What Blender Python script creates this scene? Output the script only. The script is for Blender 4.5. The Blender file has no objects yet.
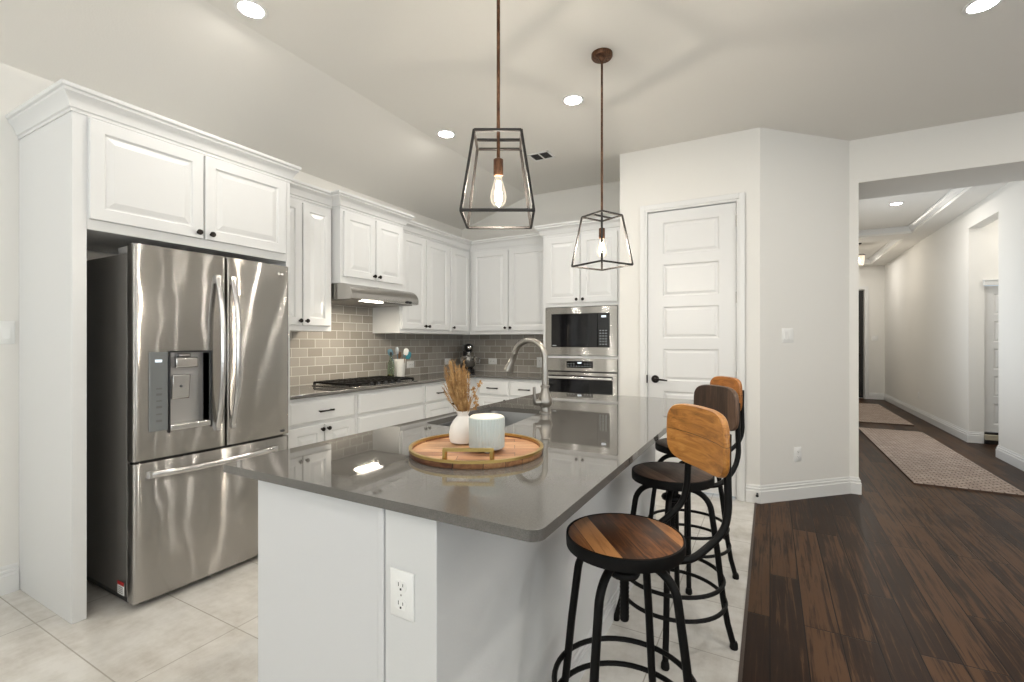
import bpy, bmesh, math, random
from mathutils import Vector, Matrix
random.seed(7)
C = bpy.context.scene
COL = C.collection
PI = math.pi
V = Vector

# ------------------------------------------------------------------ camera, world, exposure
FOC = 470.0
YAW = math.atan(258 / FOC)
CAM_H = 1.285
cd = bpy.data.cameras.new('camera')
cd.sensor_width = 36; cd.lens = FOC / 1024 * 36; cd.shift_y = 0.5 / 1024
cd.clip_start = 0.02; cd.clip_end = 100
cam = bpy.data.objects.new('camera', cd); COL.objects.link(cam)
cam.location = (0, 0, CAM_H); cam.rotation_euler = (PI / 2, 0, YAW)
C.camera = cam
w = bpy.data.worlds.new('world'); C.world = w; w.use_nodes = True
wb = w.node_tree.nodes['Background']; wb.inputs[0].default_value = (0.75, 0.87, 1.0, 1); wb.inputs[1].default_value = 1.0
C.view_settings.view_transform = 'Standard'
C.view_settings.look = 'None'
C.view_settings.exposure = -0.27
C.view_settings.gamma = 1.0
C.view_settings.use_curve_mapping = False

def area(name, loc, rot, sx, sy, power, col=(1, 1, 1), spread=PI, shape='RECTANGLE'):
    l = bpy.data.lights.new(name, 'AREA'); l.shape = shape; l.size = sx; l.size_y = sy
    l.energy = power; l.color = col; l.spread = spread
    o = bpy.data.objects.new(name, l); COL.objects.link(o); o.location = loc; o.rotation_euler = rot
    return o
DAY = (0.93, 0.97, 1.0)
WARM = (1.0, 0.95, 0.88)
CAN_W = 7.0
# unseen window lamps added behind and beside the camera to light the room
# (tilted upward to brighten the ceiling, in place of light off the ground)
for xw in (-2.2, 0.4, 3.0):
    area('window_daylight', (xw, -4.42, 1.3), (PI / 2 + math.radians(75), 0, 0), 1.5, 1.8, 100, DAY)
for yw in (-2.6, 0.6):
    area('window_daylight', (4.42, yw, 1.3), (PI / 2 + math.radians(70), 0, PI / 2), 1.5, 1.8, 90, DAY)

# ------------------------------------------------------------------ materials
def mat(name, col, rough=0.5, metal=0.0, **k):
    m = bpy.data.materials.new(name); m.use_nodes = True
    nt = m.node_tree; b = nt.nodes['Principled BSDF']
    b.inputs['Base Color'].default_value = (*col, 1); b.inputs['Roughness'].default_value = rough
    b.inputs['Metallic'].default_value = metal
    for kk, v in k.items():
        b.inputs[kk.replace('_', ' ')].default_value = v
    return m
def N(m, typ, **props):
    n = m.node_tree.nodes.new(typ)
    for k, v in props.items(): setattr(n, k, v)
    return n
def L(m, a, b): m.node_tree.links.new(a, b)
def bsdf(m): return m.node_tree.nodes['Principled BSDF']
def coords(m, scale=(1, 1, 1), kind='Object', rot=(0, 0, 0), loc=(0, 0, 0)):
    tc = N(m, 'ShaderNodeTexCoord'); mp = N(m, 'ShaderNodeMapping')
    mp.inputs['Scale'].default_value = scale; mp.inputs['Rotation'].default_value = rot; mp.inputs['Location'].default_value = loc
    L(m, tc.outputs[kind], mp.inputs[0]); return mp.outputs[0]
def noise(m, vec, scale, detail=4, rough=0.5):
    n = N(m, 'ShaderNodeTexNoise'); n.inputs['Scale'].default_value = scale
    n.inputs['Detail'].default_value = detail; n.inputs['Roughness'].default_value = rough
    if vec: L(m, vec, n.inputs['Vector'])
    return n
def ramp(m, fac, stops):
    r = N(m, 'ShaderNodeValToRGB'); e = r.color_ramp.elements
    while len(e) < len(stops): e.new(0.5)
    for el, (p, c) in zip(e, stops): el.position = p; el.color = (*c, 1)
    L(m, fac, r.inputs[0]); return r
def bump(m, h, strength=0.2, dist=0.01, normal=None):
    b = N(m, 'ShaderNodeBump'); b.inputs['Strength'].default_value = strength; b.inputs['Distance'].default_value = dist
    L(m, h, b.inputs['Height'])
    if normal: L(m, normal, b.inputs['Normal'])
    return b.outputs[0]
def srgb(r, g, b):
    f = lambda c: ((c / 255 + 0.055) / 1.055) ** 2.4 if c > 10 else c / 255 / 12.92
    return (f(r), f(g), f(b))

def painted(name, col, rough, scale, strength, dist=0.002):
    m = mat(name, col, rough)
    n = noise(m, coords(m), scale, 3, 0.6)
    L(m, bump(m, n.outputs['Fac'], strength, dist), bsdf(m).inputs['Normal'])
    return m
M_WALL = painted('wall_paint', (0.78, 0.765, 0.725), 0.7, 160, 0.25)
M_CEIL = painted('ceiling_paint', (0.81, 0.79, 0.745), 0.8, 120, 0.3)
M_CAB = painted('cabinet_paint', (0.71, 0.715, 0.71), 0.32, 30, 0.05)
M_ISL = painted('island_paint', (0.66, 0.665, 0.67), 0.38, 60, 0.08)
M_KNEE = painted('island_wall_paint', (0.66, 0.665, 0.66), 0.6, 140, 0.2)
M_TRIM = painted('trim_paint', (0.76, 0.76, 0.745), 0.3, 20, 0.03)
M_DOOR = painted('door_paint', (0.73, 0.73, 0.72), 0.35, 25, 0.03)
M_DARKDOOR = painted('dark_door', (0.008, 0.006, 0.005), 0.6, 40, 0.1)
M_BLACK = mat('black_metal', (0.012, 0.011, 0.010), 0.42, 0.6)
M_KNOB = mat('knob_bronze', (0.018, 0.014, 0.012), 0.35, 0.7)
M_STOOLM = painted('stool_metal', (0.004, 0.0038, 0.0035), 0.5, 200, 0.12)
for _m in (M_STOOLM,): bsdf(_m).inputs['Specular IOR Level'].default_value = 0.18; bsdf(_m).inputs['Metallic'].default_value = 0.0
M_BLKPL = mat('black_plastic', (0.01, 0.01, 0.011), 0.3)
M_GASKET = mat('gasket', (0.012, 0.012, 0.013), 0.6)
M_FRSIDE = painted('fridge_side_grey', (0.13, 0.122, 0.112), 0.42, 220, 0.15)
M_GLASSBLK = mat('black_glass', (0.006, 0.006, 0.007), 0.05, 0.0)
M_PLATE = mat('white_plastic', (0.83, 0.83, 0.81), 0.35)
M_SLOT = mat('slot_dark', (0.02, 0.02, 0.02), 0.6)
M_CHROME = mat('chrome', (0.62, 0.61, 0.59), 0.14, 1.0)
M_BRASS = mat('brass', (0.50, 0.36, 0.13), 0.33, 1.0)
M_CREAM = painted('cream_wax', (0.84, 0.78, 0.65), 0.55, 60, 0.1)
M_BLUE = painted('pale_blue_ceramic', (0.50, 0.56, 0.545), 0.5, 80, 0.08)
M_VASE = painted('white_matte_ceramic', (0.80, 0.77, 0.72), 0.6, 70, 0.15)
M_CLAY = mat('unglazed_clay', (0.32, 0.20, 0.11), 0.8)
M_CROCK = painted('white_crock', (0.80, 0.79, 0.74), 0.4, 30, 0.1)
M_TEAL = mat('teal_silicone', (0.01, 0.20, 0.26), 0.45)
M_TEALD = mat('blue_grey_silicone', (0.10, 0.20, 0.25), 0.45)
M_WHITESIL = mat('white_silicone', (0.75, 0.75, 0.72), 0.45)
M_SPOON = mat('spoon_wood', (0.22, 0.11, 0.05), 0.6)
M_RED = mat('red_print', (0.5, 0.02, 0.02), 0.5)
M_LABEL = mat('paper_label', (0.80, 0.80, 0.78), 0.5)
M_PRINT = mat('grey_print', (0.10, 0.10, 0.10), 0.5)
M_GREYLT = mat('display_print', (0.35, 0.38, 0.40), 0.4)
M_VENT = mat('vent_dark', (0.06, 0.06, 0.06), 0.7)
M_OIL = mat('olive_oil', (0.09, 0.06, 0.01), 0.1)

def glass(name, col, rough=0.0, ior=1.45):
    m = mat(name, col, rough); bsdf(m).inputs['Transmission Weight'].default_value = 1.0
    bsdf(m).inputs['IOR'].default_value = ior; return m
M_BOTTLE = glass('green_bottle_glass', (0.75, 0.85, 0.72))
def thin_glass(name, col, refl, glow=0):
    m = bpy.data.materials.new(name); m.use_nodes = True; nt = m.node_tree
    for n in list(nt.nodes):
        if n.type == 'BSDF_PRINCIPLED': nt.nodes.remove(n)
    t = N(m, 'ShaderNodeBsdfTransparent'); t.inputs[0].default_value = (*col, 1)
    g = N(m, 'ShaderNodeBsdfGlossy'); g.inputs['Roughness'].default_value = 0.03
    lw = N(m, 'ShaderNodeLayerWeight'); lw.inputs[0].default_value = refl
    mx = N(m, 'ShaderNodeMixShader'); L(m, lw.outputs['Fresnel'], mx.inputs[0]); L(m, t.outputs[0], mx.inputs[1]); L(m, g.outputs[0], mx.inputs[2])
    out = mx.outputs[0]
    if glow:
        e = N(m, 'ShaderNodeEmission'); e.inputs[0].default_value = (1, 0.88, 0.70, 1); e.inputs[1].default_value = glow
        ad = N(m, 'ShaderNodeAddShader'); L(m, out, ad.inputs[0]); L(m, e.outputs[0], ad.inputs[1]); out = ad.outputs[0]
    L(m, out, nt.nodes['Material Output'].inputs['Surface']); return m
M_BULB = thin_glass('bulb_glass', (0.99, 0.98, 0.96), 0.12, 0.3)
M_SHADE = thin_glass('lamp_shade_glass', (0.93, 0.90, 0.85), 0.4, 0.35)
M_PANE = thin_glass('window_glass', (0.97, 0.98, 0.98), 0.3)
def emit(name, col, s):
    m = mat(name, (0.8, 0.8, 0.8), 0.5)
    bsdf(m).inputs['Emission Color'].default_value = (*col, 1); bsdf(m).inputs['Emission Strength'].default_value = s
    return m
M_CAN = emit('can_lens', (1, 0.95, 0.88), 90)
M_FIL = emit('filament', (1, 0.80, 0.50), 90)
M_HOODL = emit('hood_lamp', (1, 0.92, 0.80), 12)
M_HALLB = emit('hall_bulb', (1, 0.88, 0.70), 10)
M_DISP = emit('display_glow', (0.6, 0.8, 1.0), 0.8)

def steel(name, tangent, col=(0.56, 0.545, 0.525), rough=0.26, aniso=0.75, wav=0.0):
    m = mat(name, col, rough, 1.0); b = bsdf(m)
    b.inputs['Anisotropic'].default_value = aniso
    t = N(m, 'ShaderNodeCombineXYZ')
    for i in range(3): t.inputs[i].default_value = tangent[i]
    L(m, t.outputs[0], b.inputs['Tangent'])
    # fine brushed grain along the tangent
    sc = [300.0] * 3
    for i in range(3):
        if abs(tangent[i]) > 0.5: sc[i] = 300.0
    g = noise(m, coords(m, sc), 1.0, 2, 0.6)
    rr = N(m, 'ShaderNodeMapRange'); rr.inputs[3].default_value = rough - 0.015; rr.inputs[4].default_value = rough + 0.02
    L(m, g.outputs['Fac'], rr.inputs[0]); L(m, rr.outputs[0], b.inputs['Roughness'])
    if wav:
        wn = noise(m, coords(m, (1, 1.6, 1.0)), 2.6, 1.5, 0.4)
        L(m, bump(m, wn.outputs['Fac'], 1.0, wav), b.inputs['Normal'])
    return m
def brushed_steel(name, FT, wav, cols):
    m = bpy.data.materials.new(name); m.use_nodes = True; nt = m.node_tree
    nt.nodes.remove(bsdf(m))
    def lobe(rough, an, col):
        g = N(m, 'ShaderNodeBsdfAnisotropic'); g.inputs['Color'].default_value = (*col, 1)
        g.inputs['Roughness'].default_value = rough; g.inputs['Anisotropy'].default_value = an
        return g
    t = N(m, 'ShaderNodeCombineXYZ'); t.inputs[FT].default_value = 1.0
    wn = noise(m, coords(m, (1, 1.7, 1.0)), 2.4, 1.5, 0.4); bp = bump(m, wn.outputs['Fac'], 1.0, wav)
    a = lobe(0.185, 0.89, cols[0]); b = lobe(0.30, 0.40, cols[1])
    for g in (a, b): L(m, t.outputs[0], g.inputs['Tangent']); L(m, bp, g.inputs['Normal'])
    mx = N(m, 'ShaderNodeMixShader'); mx.inputs[0].default_value = 0.25; L(m, a.outputs[0], mx.inputs[1]); L(m, b.outputs[0], mx.inputs[2])
    L(m, mx.outputs[0], nt.nodes['Material Output'].inputs['Surface']); return m
M_STEEL = brushed_steel('fridge_steel', 1, 0.007, ((0.47, 0.452, 0.428), (0.36, 0.347, 0.33)))
M_STEELX = brushed_steel('oven_steel', 0, 0.003, ((0.55, 0.535, 0.51), (0.45, 0.437, 0.415)))
M_STEELH = steel('hood_steel', (0, 1, 0), (0.46, 0.445, 0.42), 0.26, 0.5)
M_HANDLE = mat('handle_steel', (0.66, 0.65, 0.64), 0.22, 1.0)
M_NICKEL = mat('brushed_nickel', (0.34, 0.32, 0.29), 0.3, 1.0)
M_SINK = mat('sink_steel', (0.26, 0.26, 0.26), 0.3, 1.0)

def bronze():
    m = mat('aged_copper', (0.25, 0.11, 0.05), 0.38, 0.9)
    n = noise(m, coords(m, (1, 1, 0.4)), 60, 4, 0.7)
    r = ramp(m, n.outputs['Fac'], [(0.3, (0.045, 0.022, 0.014)), (0.55, (0.13, 0.065, 0.036)), (0.75, (0.26, 0.14, 0.08))])
    L(m, r.outputs[0], bsdf(m).inputs['Base Color']); return m
M_COPPER = bronze()
M_CAGE = mat('cage_bronze', (0.012, 0.009, 0.007), 0.5, 0.0)

def counter():
    m = mat('grey_quartz', (0.1, 0.1, 0.1), 0.03)
    v = coords(m)
    n = noise(m, v, 420, 2, 0.6); n2 = noise(m, v, 2.2, 3, 0.5)
    r = ramp(m, n.outputs['Fac'], [(0.3, (0.098, 0.093, 0.085)), (0.7, (0.140, 0.133, 0.122))])
    L(m, r.outputs[0], bsdf(m).inputs['Base Color'])
    bsdf(m).inputs['IOR'].default_value = 1.62
    return m
M_COUNTER = counter()

def tile_floor():
    m = mat('porcelain_tile', (0.6, 0.58, 0.54), 0.25)
    v = coords(m, (1, 1, 1), 'Object', (0, 0, 0), (0.0, 0.0, 0))
    br = N(m, 'ShaderNodeTexBrick'); br.offset = 0.0; br.squash = 1.0
    br.inputs['Scale'].default_value = 1.0; br.inputs['Mortar Size'].default_value = 0.0028
    br.inputs['Brick Width'].default_value = 0.84; br.inputs['Row Height'].default_value = 0.42
    br.inputs['Color1'].default_value = (0, 0, 0, 1); br.inputs['Color2'].default_value = (1, 1, 1, 1)
    br.inputs['Mortar'].default_value = (0.5, 0.5, 0.5, 1); br.inputs['Mortar Smooth'].default_value = 0.2
    mp = br.inputs['Vector']; L(m, v, mp)
    mapn = m.node_tree.nodes[mp.links[0].from_node.name]
    mapn.inputs['Rotation'].default_value = (0, 0, 0); mapn.inputs['Location'].default_value = (2.10, -1.253 + 0.42 * 4, 0)
    n = noise(m, coords(m, (1, 1.6, 1)), 3.5, 6, 0.65); n2 = noise(m, coords(m, (2.2, 0.9, 1)), 9, 5, 0.7)
    mx = N(m, 'ShaderNodeMath', operation='ADD'); L(m, n.outputs['Fac'], mx.inputs[0])
    sm = N(m, 'ShaderNodeMath', operation='MULTIPLY'); L(m, n2.outputs['Fac'], sm.inputs[0]); sm.inputs[1].default_value = 0.45
    L(m, sm.outputs[0], mx.inputs[1])
    ad = N(m, 'ShaderNodeMath', operation='MULTIPLY_ADD'); L(m, br.outputs['Color'], ad.inputs[0]); ad.inputs[1].default_value = 0.05; L(m, mx.outputs[0], ad.inputs[2])
    r = ramp(m, ad.outputs[0], [(0.50, (0.48, 0.445, 0.395)), (0.72, (0.60, 0.575, 0.53)), (0.92, (0.69, 0.67, 0.63))])
    mix = N(m, 'ShaderNodeMix', data_type='RGBA'); L(m, br.outputs['Fac'], mix.inputs[0]); L(m, r.outputs[0], mix.inputs[6])
    mix.inputs[7].default_value = (0.40, 0.375, 0.33, 1)
    L(m, mix.outputs[2], bsdf(m).inputs['Base Color'])
    inv = N(m, 'ShaderNodeMath', operation='SUBTRACT'); inv.inputs[0].default_value = 1; L(m, br.outputs['Fac'], inv.inputs[1])
    L(m, bump(m, inv.outputs[0], 0.4, 0.002), bsdf(m).inputs['Normal'])
    return m
M_TILE = tile_floor()

def wood_floor():
    m = mat('walnut_planks', (0.05, 0.03, 0.02), 0.36); bsdf(m).inputs['Specular IOR Level'].default_value = 0.09
    v = coords(m, (1, 1, 1), 'Object', (0, 0, PI / 2))
    br = N(m, 'ShaderNodeTexBrick'); br.offset = 0.37; br.offset_frequency = 3
    br.inputs['Scale'].default_value = 1.0; br.inputs['Mortar Size'].default_value = 0.003
    br.inputs['Brick Width'].default_value = 1.25; br.inputs['Row Height'].default_value = 0.135
    br.inputs['Color1'].default_value = (0, 0, 0, 1); br.inputs['Color2'].default_value = (1, 1, 1, 1)
    br.inputs['Mortar'].default_value = (0.3, 0.3, 0.3, 1); br.inputs['Mortar Smooth'].default_value = 0.3
    L(m, v, br.inputs['Vector'])
    off = N(m, 'ShaderNodeVectorMath', operation='MULTIPLY_ADD')
    L(m, br.outputs['Color'], off.inputs[0]); off.inputs[1].default_value = (7, 7, 7)
    L(m, coords(m, (30, 1.1, 1)), off.inputs[2])
    g = noise(m, off.outputs[0], 1.6, 7, 0.62); g.inputs['Distortion'].default_value = 0.7
    g2 = noise(m, coords(m, (90, 4, 1)), 1.0, 3, 0.6)
    blot = noise(m, coords(m, (3, 1.6, 1)), 1.6, 4, 0.6)
    s = N(m, 'ShaderNodeMath', operation='MULTIPLY_ADD'); L(m, g2.outputs['Fac'], s.inputs[0]); s.inputs[1].default_value = 0.25; L(m, g.outputs['Fac'], s.inputs[2])
    s2 = N(m, 'ShaderNodeMath', operation='MULTIPLY_ADD'); L(m, br.outputs['Color'], s2.inputs[0]); s2.inputs[1].default_value = 0.20; L(m, s.outputs[0], s2.inputs[2])
    s3 = N(m, 'ShaderNodeMath', operation='MULTIPLY_ADD'); L(m, blot.outputs['Fac'], s3.inputs[0]); s3.inputs[1].default_value = 0.35; L(m, s2.outputs[0], s3.inputs[2])
    r = ramp(m, s3.outputs[0], [(0.55, (0.010, 0.0045, 0.0025)), (0.88, (0.027, 0.0128, 0.0066)), (1.22, (0.082, 0.041, 0.020))])
    mix = N(m, 'ShaderNodeMix', data_type='RGBA'); L(m, br.outputs['Fac'], mix.inputs[0]); L(m, r.outputs[0], mix.inputs[6])
    mix.inputs[7].default_value = (0.006, 0.004, 0.003, 1)
    L(m, mix.outputs[2], bsdf(m).inputs['Base Color'])
    rr = N(m, 'ShaderNodeMapRange'); rr.inputs[3].default_value = 0.28; rr.inputs[4].default_value = 0.46
    L(m, g.outputs['Fac'], rr.inputs[0]); L(m, rr.outputs[0], bsdf(m).inputs['Roughness'])
    inv = N(m, 'ShaderNodeMath', operation='MULTIPLY_ADD'); L(m, br.outputs['Fac'], inv.inputs[0]); inv.inputs[1].default_value = -1.0; L(m, g.outputs['Fac'], inv.inputs[2])
    L(m, bump(m, inv.outputs[0], 0.35, 0.003), bsdf(m).inputs['Normal'])
    return m
M_WOODF = wood_floor()

def subway(name, axis):
    m = mat(name, (0.4, 0.37, 0.33), 0.14)
    tc = N(m, 'ShaderNodeTexCoord'); sp = N(m, 'ShaderNodeSeparateXYZ'); cb = N(m, 'ShaderNodeCombineXYZ')
    L(m, tc.outputs['Object'], sp.inputs[0]); L(m, sp.outputs[axis], cb.inputs[0]); L(m, sp.outputs['Z'], cb.inputs[1])
    mp = N(m, 'ShaderNodeMapping'); mp.inputs['Location'].default_value = (0.03, -0.925 + 0.0762 * 13, 0); L(m, cb.outputs[0], mp.inputs[0])
    br = N(m, 'ShaderNodeTexBrick'); br.offset = 0.5
    br.inputs['Scale'].default_value = 1.0; br.inputs['Mortar Size'].default_value = 0.0024
    br.inputs['Brick Width'].default_value = 0.1525; br.inputs['Row Height'].default_value = 0.0762
    br.inputs['Color1'].default_value = (0.300, 0.272, 0.236, 1); br.inputs['Color2'].default_value = (0.40, 0.37, 0.33, 1)
    br.inputs['Mortar'].default_value = (0.66, 0.64, 0.58, 1); br.inputs['Mortar Smooth'].default_value = 0.15
    L(m, mp.outputs[0], br.inputs['Vector']); L(m, br.outputs['Color'], bsdf(m).inputs['Base Color'])
    rr = N(m, 'ShaderNodeMapRange'); rr.inputs[3].default_value = 0.13; rr.inputs[4].default_value = 0.7
    L(m, br.outputs['Fac'], rr.inputs[0]); L(m, rr.outputs[0], bsdf(m).inputs['Roughness'])
    inv = N(m, 'ShaderNodeMath', operation='SUBTRACT'); inv.inputs[0].default_value = 1; L(m, br.outputs['Fac'], inv.inputs[1])
    L(m, bump(m, inv.outputs[0], 0.5, 0.003), bsdf(m).inputs['Normal'])
    return m
M_SUBL = subway('subway_tile_left', 'Y'); M_SUBB = subway('subway_tile_back', 'X')

def planks(name, stops, width, axis_rot=(0, 0, 0), rough=0.45, length=5.0, dark=(0.02, 0.012, 0.008), seed=0.0, contrast=0.5, swz=None):
    """boards side by side with grain along local X (after axis_rot)"""
    m = mat(name, stops[0][1], rough)
    v = coords(m, (1, 1, 1), 'Object', axis_rot, (seed, 0, 0))
    if swz:
        sp = N(m, 'ShaderNodeSeparateXYZ'); cb = N(m, 'ShaderNodeCombineXYZ'); L(m, v, sp.inputs[0])
        for i in range(3): L(m, sp.outputs[swz[i]], cb.inputs[i])
        v = cb.outputs[0]
    sh_ = N(m, 'ShaderNodeVectorMath', operation='ADD'); L(m, v, sh_.inputs[0]); sh_.inputs[1].default_value = (12.3, 0.004, 0); v = sh_.outputs[0]
    br = N(m, 'ShaderNodeTexBrick'); br.offset = 0.5
    br.inputs['Scale'].default_value = 1.0; br.inputs['Mortar Size'].default_value = 0.0008
    br.inputs['Brick Width'].default_value = length; br.inputs['Row Height'].default_value = width
    br.inputs['Color1'].default_value = (0, 0, 0, 1); br.inputs['Color2'].default_value = (1, 1, 1, 1); br.inputs['Mortar'].default_value = (0, 0, 0, 1)
    L(m, v, br.inputs['Vector'])
    sc = N(m, 'ShaderNodeVectorMath', operation='MULTIPLY'); L(m, v, sc.inputs[0]); sc.inputs[1].default_value = (7, 60, 60)
    off = N(m, 'ShaderNodeVectorMath', operation='MULTIPLY_ADD'); L(m, br.outputs['Color'], off.inputs[0]); off.inputs[1].default_value = (9, 5, 3); L(m, sc.outputs[0], off.inputs[2])
    g = noise(m, off.outputs[0], 1.0, 5, 0.6); g.inputs['Distortion'].default_value = 0.8
    s = N(m, 'ShaderNodeMath', operation='MULTIPLY_ADD'); L(m, br.outputs['Color'], s.inputs[0]); s.inputs[1].default_value = contrast
    gs = N(m, 'ShaderNodeMath', operation='MULTIPLY_ADD'); L(m, g.outputs['Fac'], gs.inputs[0]); gs.inputs[1].default_value = 1.0; gs.inputs[2].default_value = -contrast / 2
    L(m, gs.outputs[0], s.inputs[2])
    r = ramp(m, s.outputs[0], stops)
    mix = N(m, 'ShaderNodeMix', data_type='RGBA'); L(m, br.outputs['Fac'], mix.inputs[0]); L(m, r.outputs[0], mix.inputs[6]); mix.inputs[7].default_value = (*dark, 1)
    L(m, mix.outputs[2], bsdf(m).inputs['Base Color'])
    L(m, bump(m, g.outputs['Fac'], 0.15, 0.002), bsdf(m).inputs['Normal'])
    return m
M_SEAT1 = planks('seat_wood_chestnut', [(0.2, (0.060, 0.022, 0.008)), (0.5, (0.26, 0.098, 0.032)), (0.85, (0.54, 0.25, 0.09))], 0.062, (0, 0, PI / 2), 0.4, contrast=0.8, length=50)
M_SEAT2 = planks('seat_wood_dark', [(0.25, (0.032, 0.020, 0.014)), (0.55, (0.090, 0.055, 0.038)), (0.85, (0.16, 0.10, 0.07))], 0.062, (0, 0, PI / 2), 0.5, length=50)
M_BACK1 = planks('back_wood_honey', [(0.22, (0.13, 0.050, 0.011)), (0.5, (0.42, 0.175, 0.036)), (0.8, (0.62, 0.31, 0.085))], 0.10, rough=0.38, contrast=0.3, swz=(1, 2, 0), length=50)
M_BACK2 = planks('back_wood_dark', [(0.25, (0.035, 0.019, 0.012)), (0.55, (0.085, 0.046, 0.028)), (0.85, (0.15, 0.088, 0.055))], 0.075, rough=0.45, swz=(2, 1, 0), length=50)
M_BACK3 = planks('back_wood_amber', [(0.22, (0.16, 0.055, 0.012)), (0.5, (0.38, 0.14, 0.030)), (0.8, (0.54, 0.23, 0.06))], 0.10, rough=0.38, contrast=0.3, swz=(1, 2, 0), length=50)
M_TRAYW = planks('tray_wood', [(0.2, (0.16, 0.060, 0.026)), (0.5, (0.42, 0.20, 0.095)), (0.85, (0.62, 0.38, 0.20))], 0.05, (0, 0, -0.5), 0.42, 0.35, contrast=0.45)
M_TRAYS = planks('tray_side_wood', [(0.2, (0.10, 0.035, 0.018)), (0.5, (0.26, 0.12, 0.05)), (0.85, (0.40, 0.22, 0.10))], 0.06, (0, 0, 0.3), 0.42, 0.3, contrast=0.45)

def woven():
    m = mat('woven_jute', (0.3, 0.22, 0.17), 0.95)
    v = coords(m)
    w1 = N(m, 'ShaderNodeTexBrick'); w1.offset = 0.5
    w1.inputs['Scale'].default_value = 1; w1.inputs['Brick Width'].default_value = 0.075; w1.inputs['Row Height'].default_value = 0.038
    w1.inputs['Mortar Size'].default_value = 0.008; w1.inputs['Mortar Smooth'].default_value = 0.9
    w1.inputs['Color1'].default_value = (0.58, 0.48, 0.41, 1); w1.inputs['Color2'].default_value = (0.44, 0.35, 0.295, 1); w1.inputs['Mortar'].default_value = (0.17, 0.12, 0.095, 1)
    L(m, v, w1.inputs['Vector'])
    n = noise(m, v, 90, 3, 0.7)
    mix = N(m, 'ShaderNodeMix', data_type='RGBA', blend_type='MULTIPLY'); mix.inputs[0].default_value = 0.6
    L(m, w1.outputs['Color'], mix.inputs[6])
    r = ramp(m, n.outputs['Fac'], [(0.3, (0.5, 0.5, 0.5)), (0.7, (1.15, 1.12, 1.1))]); L(m, r.outputs[0], mix.inputs[7])
    L(m, mix.outputs[2], bsdf(m).inputs['Base Color'])
    iv = N(m, 'ShaderNodeMath', operation='SUBTRACT'); iv.inputs[0].default_value = 1; L(m, w1.outputs['Fac'], iv.inputs[1])
    L(m, bump(m, iv.outputs[0], 0.8, 0.006), bsdf(m).inputs['Normal'])
    return m
M_RUG = woven()
M_RUGE = mat('rug_dark_edge', (0.10, 0.065, 0.05), 0.95)
def straw():
    m = mat('dried_straw', (0.48, 0.31, 0.14), 0.8)
    n = noise(m, coords(m), 45, 3, 0.6)
    r = ramp(m, n.outputs['Fac'], [(0.3, (0.24, 0.12, 0.04)), (0.55, (0.44, 0.26, 0.10)), (0.8, (0.66, 0.46, 0.22))])
    L(m, r.outputs[0], bsdf(m).inputs['Base Color']); return m
M_STRAW = straw()

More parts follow.
